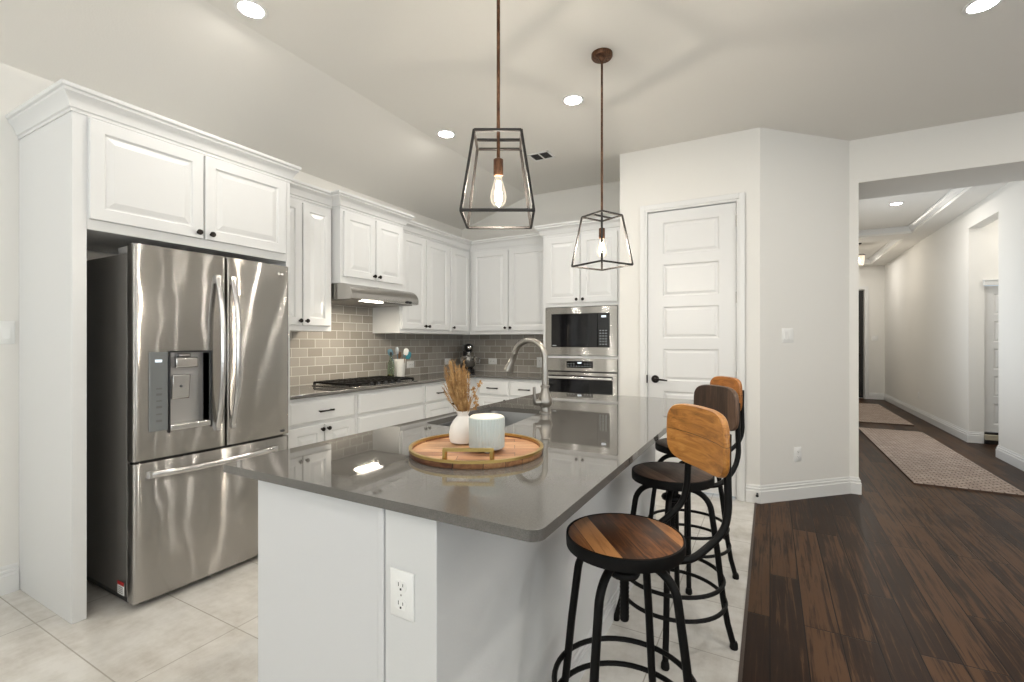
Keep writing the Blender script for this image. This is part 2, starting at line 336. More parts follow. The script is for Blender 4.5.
# ------------------------------------------------------------------ mesh helpers
class MB:
    def __init__(s): s.bm = bmesh.new()
    def v(s, p): return s.bm.verts.new(p)
    def f(s, vs):
        try: return s.bm.faces.new(vs)
        except ValueError: return None
    def box(s, x0, x1, y0, y1, z0, z1):
        vs = [s.v((x, y, z)) for x in (x0, x1) for y in (y0, y1) for z in (z0, z1)]
        for q in ((0, 1, 3, 2), (4, 6, 7, 5), (0, 4, 5, 1), (2, 3, 7, 6), (0, 2, 6, 4), (1, 5, 7, 3)): s.f([vs[i] for i in q])
        return s
    def prism(s, poly, z0, z1):
        a = [s.v((x, y, z0)) for x, y in poly]; b = [s.v((x, y, z1)) for x, y in poly]
        n = len(poly); s.f(a[::-1]); s.f(b)
        for i in range(n): s.f([a[i], a[(i + 1) % n], b[(i + 1) % n], b[i]])
        return s
    def extrude(s, poly, frame, t):
        """poly of (u,v) in frame (O,U,V); thickness t along U x V"""
        O, U, W = [V(q) for q in frame]; Nn = U.cross(W)
        a = [s.v(O + U * u + W * q) for u, q in poly]; b = [s.v(O + U * u + W * q + Nn * t) for u, q in poly]
        n = len(poly); s.f(a[::-1]); s.f(b)
        for i in range(n): s.f([a[i], a[(i + 1) % n], b[(i + 1) % n], b[i]])
        return s
    def rings(s, rs, close=True, cap0=True, cap1=True):
        R = [[s.v(p) for p in r] for r in rs]
        for A, B in zip(R, R[1:]):
            n = len(A)
            for i in range(n if close else n - 1): s.f([A[i], A[(i + 1) % n], B[(i + 1) % n], B[i]])
        if cap0: s.f(R[0][::-1])
        if cap1: s.f(R[-1])
        return s
    def tube(s, pts, r, seg=8, closed=False, square=False, cap=True):
        pts = [V(p) for p in pts]; n = len(pts)
        rr = r if isinstance(r, (list, tuple)) else [r] * n
        T = []
        for i in range(n):
            a = pts[(i - 1) % n] if (closed or i > 0) else pts[i]
            b = pts[(i + 1) % n] if (closed or i < n - 1) else pts[i]
            T.append((b - a).normalized())
        up = V((0, 0, 1)) if abs(T[0].z) < 0.9 else V((0, 1, 0))
        nrm = (up - T[0] * up.dot(T[0])).normalized()
        rings = []
        for i in range(n):
            nrm = (nrm - T[i] * nrm.dot(T[i])).normalized(); bn = T[i].cross(nrm)
            ph = PI / 4 if square else 0
            rings.append([pts[i] + (nrm * math.cos(ph + 2 * PI * k / seg) + bn * math.sin(ph + 2 * PI * k / seg)) * rr[i] for k in range(seg)])
        if closed: rings.append(rings[0]); s.rings(rings, cap0=False, cap1=False); bmesh.ops.remove_doubles(s.bm, verts=s.bm.verts, dist=1e-6)
        else: s.rings(rings, cap0=cap, cap1=cap)
        return s
    def bar(s, a, b, w): return s.tube([a, b], w * 0.7071, 4, square=True)
    def lathe(s, prof, c=(0, 0, 0), axis=(0, 0, 1), seg=24, cap0=True, cap1=True):
        c = V(c); ax = V(axis).normalized()
        u = V((1, 0, 0)) if abs(ax.x) < 0.9 else V((0, 1, 0)); u = (u - ax * u.dot(ax)).normalized(); w2 = ax.cross(u)
        s.rings([[c + ax * z + (u * math.cos(2 * PI * k / seg) + w2 * math.sin(2 * PI * k / seg)) * max(r, 1e-5) for k in range(seg)] for r, z in prof], cap0=cap0, cap1=cap1)
        return s
    def torus(s, c, R, r, seg=48, sub=8):
        c = V(c); s.tube([c + V((R * math.cos(2 * PI * k / seg), R * math.sin(2 * PI * k / seg), 0)) for k in range(seg)], r, sub, closed=True); return s
    def panel(s, O, U, W, Nn, w_, h, prof):
        """rectangle w x h built from rings (inset, depth)"""
        O, U, W, Nn = V(O), V(U), V(W), V(Nn)
        s.rings([[O + U * a + W * b + Nn * d for a, b in ((i, i), (w_ - i, i), (w_ - i, h - i), (i, h - i))] for i, d in prof], cap0=True, cap1=True); return s
    def sweep(s, path, prof, z0=0.0):
        P2 = [V((p[0], p[1])) for p in path]; n = len(P2); rings = []
        for i in range(n):
            d = []
            if i > 0: d.append((P2[i] - P2[i - 1]).normalized())
            if i < n - 1: d.append((P2[i + 1] - P2[i]).normalized())
            ns = [V((q.y, -q.x)) for q in d]
            m_ = sum(ns, V((0, 0))).normalized(); m_ = m_ / max(0.3, m_.dot(ns[0]))
            rings.append([V((P2[i].x + m_.x * o, P2[i].y + m_.y * o, z0 + z)) for o, z in prof])
        s.rings(rings); return s
LOC = {}
def link(name, mb, m, parent=None, bevel=0.0, seg=2, smooth=True, ang=0.7, loc=None):
    bm = mb.bm; bmesh.ops.recalc_face_normals(bm, faces=bm.faces)
    off = V(LOC.get(parent.name, (0, 0, 0))) if parent else V(loc or (0, 0, 0))
    if off.length: bmesh.ops.translate(bm, verts=bm.verts, vec=-off)
    me = bpy.data.meshes.new(name); bm.to_mesh(me); bm.free()
    if smooth:
        me.shade_smooth(); me.set_sharp_from_angle(angle=ang)
    mats = m if isinstance(m, (list, tuple)) else [m]
    for q in mats: me.materials.append(q)
    o = bpy.data.objects.new(name, me); COL.objects.link(o)
    if parent: o.parent = parent; LOC[o.name] = off
    else: o.location = off; LOC[o.name] = off
    if bevel:
        b = o.modifiers.new('bevel', 'BEVEL'); b.width = bevel; b.segments = seg; b.limit_method = 'ANGLE'; b.angle_limit = 0.6
        b.harden_normals = False
    return o
def tag(o, label, cat, group=None):
    o['label'] = label; o['category'] = cat
    if group: o['group'] = group
    return o
def thing(name, label, cat, loc=(0, 0, 0), group=None):
    o = bpy.data.objects.new(name, None); COL.objects.link(o); o.location = loc; LOC[o.name] = V(loc)
    o.empty_display_size = 0.1
    return tag(o, label, cat, group)
def struct(name, mb, m, parent=None, **k):
    o = link(name, mb, m, parent, **k)
    if not parent: o['kind'] = 'structure'
    return o
def dup(root, loc, rz, label, group=None):
    kids = [(c, [d for d in COL.objects if d.parent == c]) for c in COL.objects if c.parent == root]
    r = root.copy(); COL.objects.link(r); r.location = loc; r.rotation_euler = (0, 0, rz); r['label'] = label
    if group: r['group'] = group
    for c, ds in kids:
        n = c.copy(); COL.objects.link(n); n.parent = r
        for d in ds:
            e = d.copy(); COL.objects.link(e); e.parent = n
    return r
X_, Y_, Z_ = V((1, 0, 0)), V((0, 1, 0)), V((0, 0, 1))

# ------------------------------------------------------------------ room shell
HC = 2.99                       # flat ceiling
XL, YB = -3.42, 4.92            # left wall, kitchen back wall
XR, YR = 4.5, -4.5              # living room walls behind the camera
struct('floor', MB().box(XL, -0.10, YR, YB, -0.1, 0.0), M_TILE, smooth=False)
struct('floor.001', MB().box(-0.10, XR, YR, 4.90, -0.1, 0.0).box(-0.0, 4.5, 4.90, 13.3, -0.1, 0.0), M_WOODF, smooth=False)
struct('trim_1', MB().box(-0.107, -0.093, YR, 4.23, 0.0, 0.003), mat('threshold_strip', (0.05, 0.03, 0.02), 0.4), smooth=False)
struct('wall_left', MB().box(XL - 0.12, XL, YR, YB + 0.12, 0, 3.2), M_WALL, smooth=False)
struct('wall_back', MB().box(XL, -1.2, YB, YB + 0.12, 0, 3.2), M_WALL, smooth=False)
# pantry block: front wall with doorway, left return, angled wall and hall jamb
DX0, DX1, DZ = -0.958, -0.232, 2.43
struct('wall_pantry', MB().box(-1.20, DX0, 4.228, 4.348, 0, HC).box(DX0, DX1, 4.228, 4.348, DZ, HC).box(DX1, -0.12, 4.228, 4.348, 0, HC)
       .box(-1.20, -1.08, 4.348, YB, 0, HC), M_WALL, smooth=False)
struct('wall_angled', MB().prism([(-0.12, 4.228), (-0.07, 4.228), (0.591, 4.879), (0.655, 4.879), (0.655, 5.47), (0.535, 5.47), (0.535, 4.95), (-0.12, 4.348)], 0, HC), M_WALL, smooth=False)
struct('wall_header', MB().box(0.655, 2.22, 4.879, 5.47, 2.623, HC).box(2.22, XR, 4.879, 5.47, 0, HC), M_WALL, smooth=False)
struct('wall_hall_left', MB().box(0.535, 0.655, 5.47, 6.3, 0, 3.2).box(0.535, 0.655, 7.9, 13.2, 0, 3.2).box(0.535, 0.655, 6.3, 7.9, 0, 0.5).box(0.535, 0.655, 6.3, 7.9, 2.4, 3.2), M_WALL, smooth=False)
# added lamp and unseen opening for daylight inferred on the hall's left
area('window_daylight', (0.45, 7.1, 1.4), (0, -math.radians(125), 0), 1.5, 1.8, 22, DAY)
struct('wall_hall_right', MB().box(2.22, 2.36, 5.47, 7.16, 0, 3.2).box(2.22, 2.36, 8.06, 13.2, 0, 3.2).box(2.22, 2.36, 7.16, 8.06, 2.728, 3.2), M_WALL, smooth=False)
struct('wall_hall_end', MB().box(0.7, 2.1, 13.16, 13.3, 0, 2.6).box(0.535, 0.90, 13.06, 13.2, 0, 3.2).box(1.86, 2.36, 13.06, 13.2, 0, 3.2).box(0.90, 1.86, 13.06, 13.2, 2.45, 3.2), M_WALL, smooth=False)  # first box is added backing that keeps sky from showing past the door
# side passage seen through the opening in the hall's right wall
struct('wall_passage', MB().box(2.36, 2.368, 8.06, 8.18, 0, 3.0).box(3.14, 3.6, 8.06, 8.18, 0, 3.0).box(2.368, 3.14, 8.06, 8.18, 2.0, 3.0).box(3.6, 3.7, 6.9, 8.18, 0, 3.0)
       .box(2.36, 3.7, 6.9, 7.0, 0, 3.0).box(2.36, 3.7, 6.9, 8.18, 3.0, 3.1), M_WALL, smooth=False)
# unseen living room walls; their windows are added for the light
def wall_windows(name, axis, pos, t, a0, a1, wins):
    mb = MB(); z0, z1 = 0.6, 2.5
    def bx(u0, u1, q0, q1):
        if axis == 'y': mb.box(u0, u1, pos - t, pos, q0, q1)
        else: mb.box(pos, pos + t, u0, u1, q0, q1)
    cur = a0
    for c in wins:
        bx(cur, c - 0.75, 0, 3.2); bx(c - 0.75, c + 0.75, 0, z0); bx(c - 0.75, c + 0.75, z1, 3.2); cur = c + 0.75
    bx(cur, a1, 0, 3.2)
    return struct(name, mb, M_WALL, smooth=False)
wall_windows('wall_rear', 'y', YR, 0.12, XL, XR, (-2.2, 0.4, 3.0))
wall_windows('wall_right', 'x', XR, 0.12, YR - 0.12, 5.0, (-2.6, 0.6))
k = 0  # frames and panes of the added, unseen windows
for ax, pos, cs in (('y', YR, (-2.2, 0.4, 3.0)), ('x', XR, (-2.6, 0.6))):
    for c in cs:
        k += 1
        f = MB(); g = MB()
        def put(mb, u0, u1, z0, z1, d0, d1):
            if ax == 'y': mb.box(c + u0, c + u1, pos - d1, pos - d0, z0, z1)
            else: mb.box(pos + d0, pos + d1, c + u0, c + u1, z0, z1)
        for u0, u1, z0, z1 in ((-0.75, -0.70, 0.6, 2.5), (0.70, 0.75, 0.6, 2.5), (-0.70, 0.70, 0.6, 0.65), (-0.70, 0.70, 2.45, 2.5), (-0.70, 0.70, 1.53, 1.57)):
            put(f, u0, u1, z0, z1, 0.03, 0.09)
        put(g, -0.70, 0.70, 0.65, 2.45, 0.055, 0.062)
        fr = struct('window_%d' % k, f, M_TRIM, bevel=0.004)
        link('pane', g, M_PANE, fr, smooth=False)
# ceiling: flat part and the slope that comes down to the left wall
SX = -2.48
struct('ceiling', MB().box(SX, XR, YR, 5.47, HC, HC + 0.1), M_CEIL, smooth=False)
cs = MB(); zs = 2.70
cs.extrude([(SX, HC), (XL - 0.12, zs - 0.038), (XL - 0.12, zs + 0.1), (SX, HC + 0.1)], ((0, YB + 0.12, 0), (1, 0, 0), (0, 0, 1)), YB + 0.12 - YR)
struct('ceiling.001', cs, M_CEIL, smooth=False)
# hall ceiling: border band at 2.97 with two raised trays
hz, ht = 2.97, 3.08
hb = MB().box(0.655, 0.95, 5.47, 13.06, hz, 3.2).box(1.93, 2.22, 5.47, 13.06, hz, 3.2)
for y0, y1 in ((5.47, 5.80), (9.40, 9.90), (12.70, 13.06)): hb.box(0.95, 1.93, y0, y1, hz, 3.2)
hb.box(0.95, 1.93, 5.8, 12.7, ht, 3.2)
struct('ceiling.002', hb, M_CEIL, smooth=False)
crown_s = [(0, 0), (0.012, 0), (0.02, 0.02), (0.045, 0.05), (0.06, 0.06), (0.06, 0.075), (0, 0.075)]
tm = MB()
for y0, y1 in ((5.80, 9.40), (9.90, 12.70)):
    pp = [(0.95, y0), (0.95, y1), (1.93, y1), (1.93, y0), (0.95, y0)]
    tm.sweep(pp, [(o * 0.9, z) for o, z in crown_s], hz + 0.034)
struct('trim_2', tm, M_TRIM)
bb = [(0, 0), (0.018, 0), (0.018, 0.092), (0.014, 0.094), (0.011, 0.102), (0.0135, 0.106), (0.0135, 0.116), (0.006, 0.120), (0.006, 0.132), (0.003, 0.14), (0, 0.14)]
def baseboard(name, *paths):
    mb = MB()
    for p in paths: mb.sweep(p, bb)
    return struct(name, mb, M_TRIM, ang=0.2)
baseboard('baseboard_pantry', [(-0.172, 4.228), (-0.07, 4.228), (0.591, 4.879), (0.655, 4.879), (0.655, 5.47)], [(-1.2, 4.228), (-1.012, 4.228)])
baseboard('baseboard_left', [(XL, YR), (XL, 0.905)])
baseboard('baseboard_hall', [(2.22, 13.06), (2.22, 8.06), (2.36, 8.06)], [(2.36, 7.16), (2.22, 7.16), (2.22, 5.47)], [(0.655, 5.47), (0.655, 13.06)], [(1.94, 13.06), (2.22, 13.06)])
baseboard('baseboard_living', [(2.22, 5.47), (2.22, 4.879), (XR, 4.879)], [(XR, 4.879), (XR, YR), (XL, YR)])

# panelled interior doors
def door_mesh(mb, O, U, Nn, w_, h, px0, px1, rows, t=0.035):
    """front slab with sunk panels; O lower-left front corner of the face"""
    O, U, Nn = V(O), V(U), V(Nn)
    us = [0, px0, px1, w_]; zs_ = [0]
    for a, b in rows: zs_ += [a, b]
    zs_.append(h)
    P = lambda u, z, d: O + U * u + Z_ * z + Nn * d
    for i in range(3):
        for j in range(len(zs_) - 1):
            u0, u1, z0, z1 = us[i], us[i + 1], zs_[j], zs_[j + 1]
            if i == 1 and j % 2 == 1:
                mb.rings([[P(u0 + q, z0 + q, d), P(u1 - q, z0 + q, d), P(u1 - q, z1 - q, d), P(u0 + q, z1 - q, d)] for q, d in ((0, 0), (0.010, -0.010), (0.018, -0.010), (0.034, -0.003))], cap0=False)
            else: mb.f([mb.v(P(u0, z0, 0)), mb.v(P(u1, z0, 0)), mb.v(P(u1, z1, 0)), mb.v(P(u0, z1, 0))])
    c = [P(0, 0, 0), P(w_, 0, 0), P(w_, h, 0), P(0, h, 0)]
    b = [P(0, 0, -t), P(w_, 0, -t), P(w_, h, -t), P(0, h, -t)]
    c = [mb.v(p) for p in c]; b = [mb.v(p) for p in b]
    for i in range(4): mb.f([c[i], b[i], b[(i + 1) % 4], c[(i + 1) % 4]])
    mb.f(b[::-1]); bmesh.ops.remove_doubles(mb.bm, verts=mb.bm.verts, dist=1e-5)
rows6 = [(0.19 + 0.3675 * i, 0.19 + 0.3675 * i + 0.275) for i in range(6)]
dm = MB(); door_mesh(dm, (-0.948, 4.236, 0.02), X_, -Y_, 0.706, 2.398, 0.128, 0.578, rows6)
d1 = struct('door_1', dm, M_DOOR, ang=0.3)
hd = MB().lathe([(0.034, 0), (0.034, 0.006), (0.028, 0.012), (0.012, 0.013), (0.012, 0.05)], (-0.885, 4.236, 0.955), (0, -1, 0), 20)
hd.tube([(-0.885, 4.19, 0.955), (-0.86, 4.186, 0.956), (-0.80, 4.187, 0.951), (-0.775, 4.189, 0.948)], [0.011, 0.009, 0.007, 0.006], 10)
link('door_handle', hd, M_KNOB, d1)
link('strike_plate', MB().box(-0.956, -0.950, 4.205, 4.237, 0.92, 0.99), M_KNOB, d1)
for hzz in (0.25, 0.95, 1.60, 2.22):
    link('hinge', MB().lathe([(0.006, 0), (0.006, 0.09)], (-0.236, 4.226, hzz), (0, 0, 1), 8).box(-0.243, -0.232, 4.226, 4.238, hzz, hzz + 0.09), M_NICKEL, d1)
def casing(name, x0, x1, z1, y, sgn, wd=0.062):
    mb = MB()
    for t, a, b in ((0.012, 0.0, wd), (0.019, 0.018, wd), (0.014, 0.006, 0.012)):
        ya, yb = sorted((y, y + sgn * t))
        mb.box(x0 - b, x0 - a, ya, yb, 0, z1 + b); mb.box(x1 + a, x1 + b, ya, yb, 0, z1 + b); mb.box(x0 - a, x1 + a, ya, yb, z1 + a, z1 + b)
    return struct(name, mb, M_TRIM, bevel=0.002)
casing('trim_3', -0.952, -0.238, 2.424, 4.228, -1)
struct('trim_4', MB().box(DX0, -0.951, 4.23, 4.346, 0, 2.424).box(-0.239, DX1, 4.23, 4.346, 0, 2.424).box(DX0, DX1, 4.23, 4.346, 2.424, DZ)
       .box(-0.951, -0.94, 4.275, 4.30, 0, 2.424).box(-0.25, -0.239, 4.275, 4.30, 0, 2.424), M_TRIM, smooth=False)
# side passage door up one step
rows5 = [(0.10 + 0.345 * i, 0.10 + 0.345 * i + 0.26) for i in range(5)]
dm = MB(); door_mesh(dm, (2.372, 8.085, 0.145), X_, -Y_, 0.76, 1.84, 0.09, 0.67, rows5)
d2 = struct('door_2', dm, M_DOOR, ang=0.3)
struct('trim_5', MB().box(2.36, 3.26, 8.035, 8.06, 1.99, 2.05).box(2.355, 3.27, 8.025, 8.06, 2.05, 2.065), M_TRIM, bevel=0.003)
struct('trim_6', MB().box(2.368, 3.14, 8.02, 8.18, 0.05, 0.115), mat('step_riser', (0.45, 0.40, 0.30), 0.6), bevel=0.004)
struct('trim_7', MB().box(2.368, 3.14, 8.015, 8.18, 0.0, 0.05).box(2.368, 3.14, 8.06, 8.18, 0.115, 0.14), M_DARKDOOR, bevel=0.002)
# front door
rowsf = [(0.2, 1.0), (1.15, 2.2)]
dm = MB(); door_mesh(dm, (0.92, 13.10, 0.02), X_, -Y_, 0.92, 2.41, 0.13, 0.79, rowsf, 0.045)
d3 = struct('door_3', dm, M_DARKDOOR, ang=0.3)
link('door_handle', MB().lathe([(0.03, 0), (0.03, 0.008), (0.012, 0.012), (0.012, 0.05), (0.028, 0.055), (0.03, 0.075), (0.0, 0.085)], (1.76, 13.1, 0.98), (0, -1, 0), 14)
     .lathe([(0.03, 0), (0.03, 0.01), (0.02, 0.02), (0.0, 0.022)], (1.76, 13.1, 1.15), (0, -1, 0), 14), M_KNOB, d3)
casing('trim_8', 0.90, 1.86, 2.45, 13.06, -1, 0.07)

# ------------------------------------------------------------------ cabinet helpers
RAISED = lambda t=0.02, fr=0.055: [(0, 0), (0, t - 0.003), (0.003, t), (fr, t), (fr + 0.007, t - 0.008), (fr + 0.013, t - 0.008), (fr + 0.040, t - 0.001)]
SLAB = lambda t=0.02: [(0, 0), (0, t - 0.007), (0.004, t - 0.005), (0.013, t)]
def knob(P, Nn):
    return MB().lathe([(0.008, 0), (0.0065, 0.003), (0.006, 0.012), (0.013, 0.017), (0.0155, 0.022), (0.0135, 0.028), (0.0, 0.030)], P, Nn, 16)
def pull(P, U, Nn, ln=0.10):
    P, U, Nn = V(P), V(U), V(Nn); mb = MB()
    for sgn in (-1, 1): mb.tube([P + U * sgn * ln * 0.42, P + U * sgn * ln * 0.42 + Nn * 0.026], 0.005, 8)
    mb.tube([P - U * ln / 2 + Nn * 0.026, P - U * ln * 0.3 + Nn * 0.028, P + Nn * 0.030, P + U * ln * 0.3 + Nn * 0.028, P + U * ln / 2 + Nn * 0.026], [0.0075, 0.006, 0.005, 0.006, 0.0075], 8)
    return mb
def front_x(parent, X, y0, y1, z0, z1, kind='door', knob_y=None, knob_z=None, fr=0.055):
    """door or drawer whose face looks along +x, back plane at X"""
    d = link(kind, MB().panel((X, y0, z0), Y_, Z_, X_, y1 - y0, z1 - z0, RAISED(fr=fr) if kind == 'door' else SLAB()), M_CAB, parent, ang=0.25)
    if knob_y is not None: link('knob', knob((X + 0.0195, knob_y, knob_z), X_), M_KNOB, d)
    return d
def front_y(parent, Yf, x0, x1, z0, z1, kind='door', knob_x=None, knob_z=None, fr=0.055):
    d = link(kind, MB().panel((x0, Yf, z0), X_, Z_, -Y_, x1 - x0, z1 - z0, RAISED(fr=fr) if kind == 'door' else SLAB()), M_CAB, parent, ang=0.25)
    if knob_x is not None: link('knob', knob((knob_x, Yf - 0.0195, knob_z), -Y_), M_KNOB, d)
    return d
CROWN = [(0, 0), (0.007, 0), (0.007, 0.014), (0.016, 0.018), (0.022, 0.034), (0.034, 0.056), (0.052, 0.072), (0.058, 0.076), (0.058, 0.088), (0.070, 0.092), (0.074, 0.100), (0.074, 0.108), (0, 0.108)]
ZC = 2.332

# ------------------------------------------------------------------ refrigerator surround cabinet
FX = -2.777
t = thing('refrigerator_cabinet', 'tall white cabinet surround with two doors over the stainless refrigerator', 'cabinet', (XL, 0.908, 0))
link('side_panel', MB().box(XL + 0.001, FX, 0.908, 0.962, 0, ZC + 0.02), M_CAB, t, bevel=0.002)
link('side_panel', MB().box(XL + 0.001, FX, 1.986, 2.014, 0, ZC + 0.02), M_CAB, t, bevel=0.002)
link('body', MB().box(XL + 0.001, FX, 0.962, 1.986, 1.807, ZC + 0.02), M_CAB, t, bevel=0.002)
front_x(t, FX, 0.966, 1.464, 1.855, 2.322, 'door', 1.435, 1.885)
front_x(t, FX, 1.474, 1.972, 1.855, 2.322, 'door', 1.503, 1.885)
link('crown', MB().sweep([(XL + 0.001, 0.908), (FX, 0.908), (FX, 2.014), (-3.03, 2.014)], [(o * 0.68, z) for o, z in CROWN], ZC), M_CAB, t, ang=0.4)

# ------------------------------------------------------------------ refrigerator
fr = thing('refrigerator', 'stainless french door refrigerator with water dispenser and bottom freezer drawer', 'refrigerator', (-2.7, 1.49, 0))
FY0, FY1, FYG = 1.088, 1.908, 1.513
link('body', MB().box(-3.36, -2.725, FY0 + 0.008, FY1 - 0.008, 0.045, 1.715), M_FRSIDE, fr, bevel=0.006)
link('gasket', MB().box(-2.725, -2.702, FY0 + 0.02, FY1 - 0.02, 0.05, 1.73).box(-2.725, -2.655, FYG - 0.01, FYG + 0.01, 0.72, 1.72)
     .box(-2.72, -2.66, FY0 + 0.03, FY1 - 0.03, 0.69, 0.715), M_GASKET, fr)
link('toe_grille', MB().box(-3.3, -2.72, FY0 + 0.02, FY1 - 0.02, 0.012, 0.045), M_BLKPL, fr)
for sy in (FY0 + 0.05, FY1 - 0.05):
    link('foot', MB().lathe([(0.018, 0), (0.018, 0.008), (0.01, 0.012), (0.01, 0.05)], (-2.78, sy, 0), Z_, 12), M_BLKPL, fr)
for (a, b) in ((FY0 + 0.015, FY0 + 0.095), (FY1 - 0.095, FY1 - 0.015)):
    link('hinge_cover', MB().box(-2.84, -2.655, a, b, 1.715, 1.752), mat('hinge_grey', (0.30, 0.29, 0.28), 0.45), fr, bevel=0.008)
def bulge(y): # gentle convex front over the full width
    c = (FY0 + FY1) / 2; hw = (FY1 - FY0) / 2
    return -2.640 + 0.016 * (1 - ((y - c) / hw) ** 2)
def fridge_door(name, y0, y1, z0, z1, hole=None):
    mb = MB(); ys = [y0 + (y1 - y0) * i / 24 for i in range(25)]; zs_ = [z0, z0 + 0.006, z1 - 0.006, z1]
    if hole:
        ys = sorted(set([q for q in ys if min(abs(q - hole[0]), abs(q - hole[1])) > 0.004] + [hole[0], hole[1]])); zs_ = sorted(zs_ + [hole[2], hole[3]])
    def X(y):
        e = min(y - y0, y1 - y); r = 0.010
        return bulge(y) - (r - math.sqrt(max(0, r * r - (r - min(e, r)) ** 2)) if e < r else 0)
    ys = sorted(set(ys + [y0 + q for q in (0.0015, 0.004, 0.008)] + [y1 - q for q in (0.0015, 0.004, 0.008)]))
    g = {}
    for i, y in enumerate(ys):
        for j, z in enumerate(zs_):
            ins = 0.003 if j in (0, len(zs_) - 1) else 0
            g[i, j] = mb.v((X(y) - ins, y, z))
    nj = len(zs_)
    for i in range(len(ys) - 1):
        for j in range(nj - 1):
            if hole and hole[0] - 1e-6 <= ys[i] and ys[i + 1] <= hole[1] + 1e-6 and hole[2] - 1e-6 <= zs_[j] and zs_[j + 1] <= hole[3] + 1e-6: continue
            mb.f([g[i, j], g[i + 1, j], g[i + 1, j + 1], g[i, j + 1]])
    n = len(ys); xb = -2.702
    bk = {(i, j): mb.v((xb, ys[i], zs_[j])) for i in (0, n - 1) for j in range(nj)}
    for i in (0, n - 1):
        for j in range(nj - 1): mb.f([g[i, j], g[i, j + 1], bk[i, j + 1], bk[i, j]])
    for j in (0, nj - 1): mb.f([g[i, j] for i in range(n)] + [bk[n - 1, j], bk[0, j]])
    mb.f([bk[0, j] for j in range(nj)] + [bk[n - 1, j] for j in range(nj - 1, -1, -1)])
    return link(name, mb, M_STEEL, fr, ang=0.6)
HO = (1.232, 1.430, 0.842, 1.232)
dl = fridge_door('door', FY0, FYG - 0.004, 0.712, 1.752, HO)
dr = fridge_door('door', FYG + 0.004, FY1, 0.712, 1.752)
dz = fridge_door('freezer_drawer', FY0, FY1, 0.035, 0.698)
# dispenser: recess, control panel, spout, paddle, tray
xb = -2.692
rec = MB().box(xb - 0.004, xb, HO[0], HO[1], HO[2], HO[3])
rec.box(xb, -2.632, HO[0], HO[0] + 0.004, HO[2], HO[3]).box(xb, -2.632, HO[1] - 0.004, HO[1], HO[2], HO[3]).box(xb, -2.632, HO[0], HO[1], HO[3] - 0.004, HO[3])
link('dispenser_recess', rec, steel('recess_steel', (0, 1, 0), (0.55, 0.54, 0.53), 0.35, 0.3), dl, smooth=False)
fm = MB()
for a, b, c, d in ((HO[0] - 0.005, HO[1] + 0.005, HO[3] - 0.002, HO[3] + 0.006), (HO[1] - 0.003, HO[1] + 0.006, HO[2] - 0.012, HO[3] + 0.006), (HO[0] - 0.004, HO[0] + 0.003, HO[2] - 0.012, HO[3] + 0.006)):
    fm.box(-2.65, -2.618, a, b, c, d)
link('dispenser_frame', fm, M_BLKPL, dl, bevel=0.002)
link('control_panel', MB().box(-2.645, -2.6255, 1.148, HO[0] - 0.004, 0.846, 1.234), mat('panel_glass', (0.17, 0.18, 0.18), 0.12), dl, bevel=0.003)
cp = MB()
for i, zz in enumerate((1.05, 1.02, 0.99, 0.958, 0.925, 0.89)): cp.box(-2.6256, -2.6248, 1.175, 1.20, zz, zz + 0.007 + 0.004 * (i % 2))
link('buttons', cp, M_PRINT, dl)['kind'] = 'stuff'
link('display', MB().box(-2.6256, -2.6246, 1.170, 1.200, 1.183, 1.196), M_DISP, dl)
link('spout', MB().box(xb, -2.640, 1.268, 1.378, 1.150, 1.205).box(xb, -2.655, 1.29, 1.35, 1.205, 1.225), M_HANDLE, dl, bevel=0.008, seg=3)
link('paddle', MB().extrude([(0, 0), (0.018, 0), (0.030, 0.125), (0.012, 0.125)], ((-2.682, 1.345, 0.99), (1, 0, 0), (0, 0, 1)), 0.085), M_HANDLE, dl, bevel=0.004)
link('drip_tray', MB().box(xb, -2.617, HO[0] + 0.002, HO[1] - 0.002, 0.838, 0.868), M_HANDLE, dl, bevel=0.004)
link('paddle_mark', MB().lathe([(0.006, 0), (0.006, 0.002)], (-2.6555, 1.302, 1.055), X_, 12), M_PRINT, dl)
def vhandle(y, dy, par):
    mb = MB(); z0, z1 = 0.815, 1.635; rings = []
    for i in range(25):
        s_ = i / 24; z = z0 + (z1 - z0) * s_
        x = -2.617 + 0.055 * (1 - abs(2 * s_ - 1) ** 2.6) ; yy = y + dy * (1 - (2 * s_ - 1) ** 2)
        w2 = 0.014; d = 0.011
        rings.append([(x + d * math.cos(q) , yy + w2 * math.sin(q), z) for q in [2 * PI * k / 12 for k in range(12)]])
    mb.rings(rings); mb.box(-2.65, -2.605, y - 0.012, y + 0.012, z0 - 0.008, z0 + 0.035).box(-2.65, -2.605, y - 0.012, y + 0.012, z1 - 0.035, z1 + 0.008)
    return link('handle', mb, M_HANDLE, par)
vhandle(FYG - 0.052, 0.0, dl); vhandle(FYG + 0.030, 0.0, dr)
mb = MB(); rings = []
for i in range(33):
    s_ = i / 32; y = 1.145 + 0.665 * s_
    x = -2.622 + 0.05 * (1 - abs(2 * s_ - 1) ** 3)
    rings.append([(x + 0.010 * math.cos(q), y, 0.640 + 0.016 * math.sin(q)) for q in [2 * PI * k / 12 for k in range(12)]])
mb.rings(rings); mb.box(-2.65, -2.61, 1.142, 1.175, 0.625, 0.655).box(-2.65, -2.61, 1.78, 1.813, 0.625, 0.655)
link('handle', mb, M_HANDLE, dz)
link('badge', MB().lathe([(0.010, 0), (0.010, 0.002)], (bulge(1.835) - 0.0005, 1.835, 1.70), X_, 20).lathe([(0.0075, 0), (0.0075, 0.0026)], (bulge(1.835) - 0.0005, 1.835, 1.70), X_, 20)
     .box(bulge(1.86) - 0.001, bulge(1.86) + 0.001, 1.849, 1.866, 1.694, 1.706), mat('badge_grey', (0.5, 0.5, 0.5), 0.3, 1.0), dr)
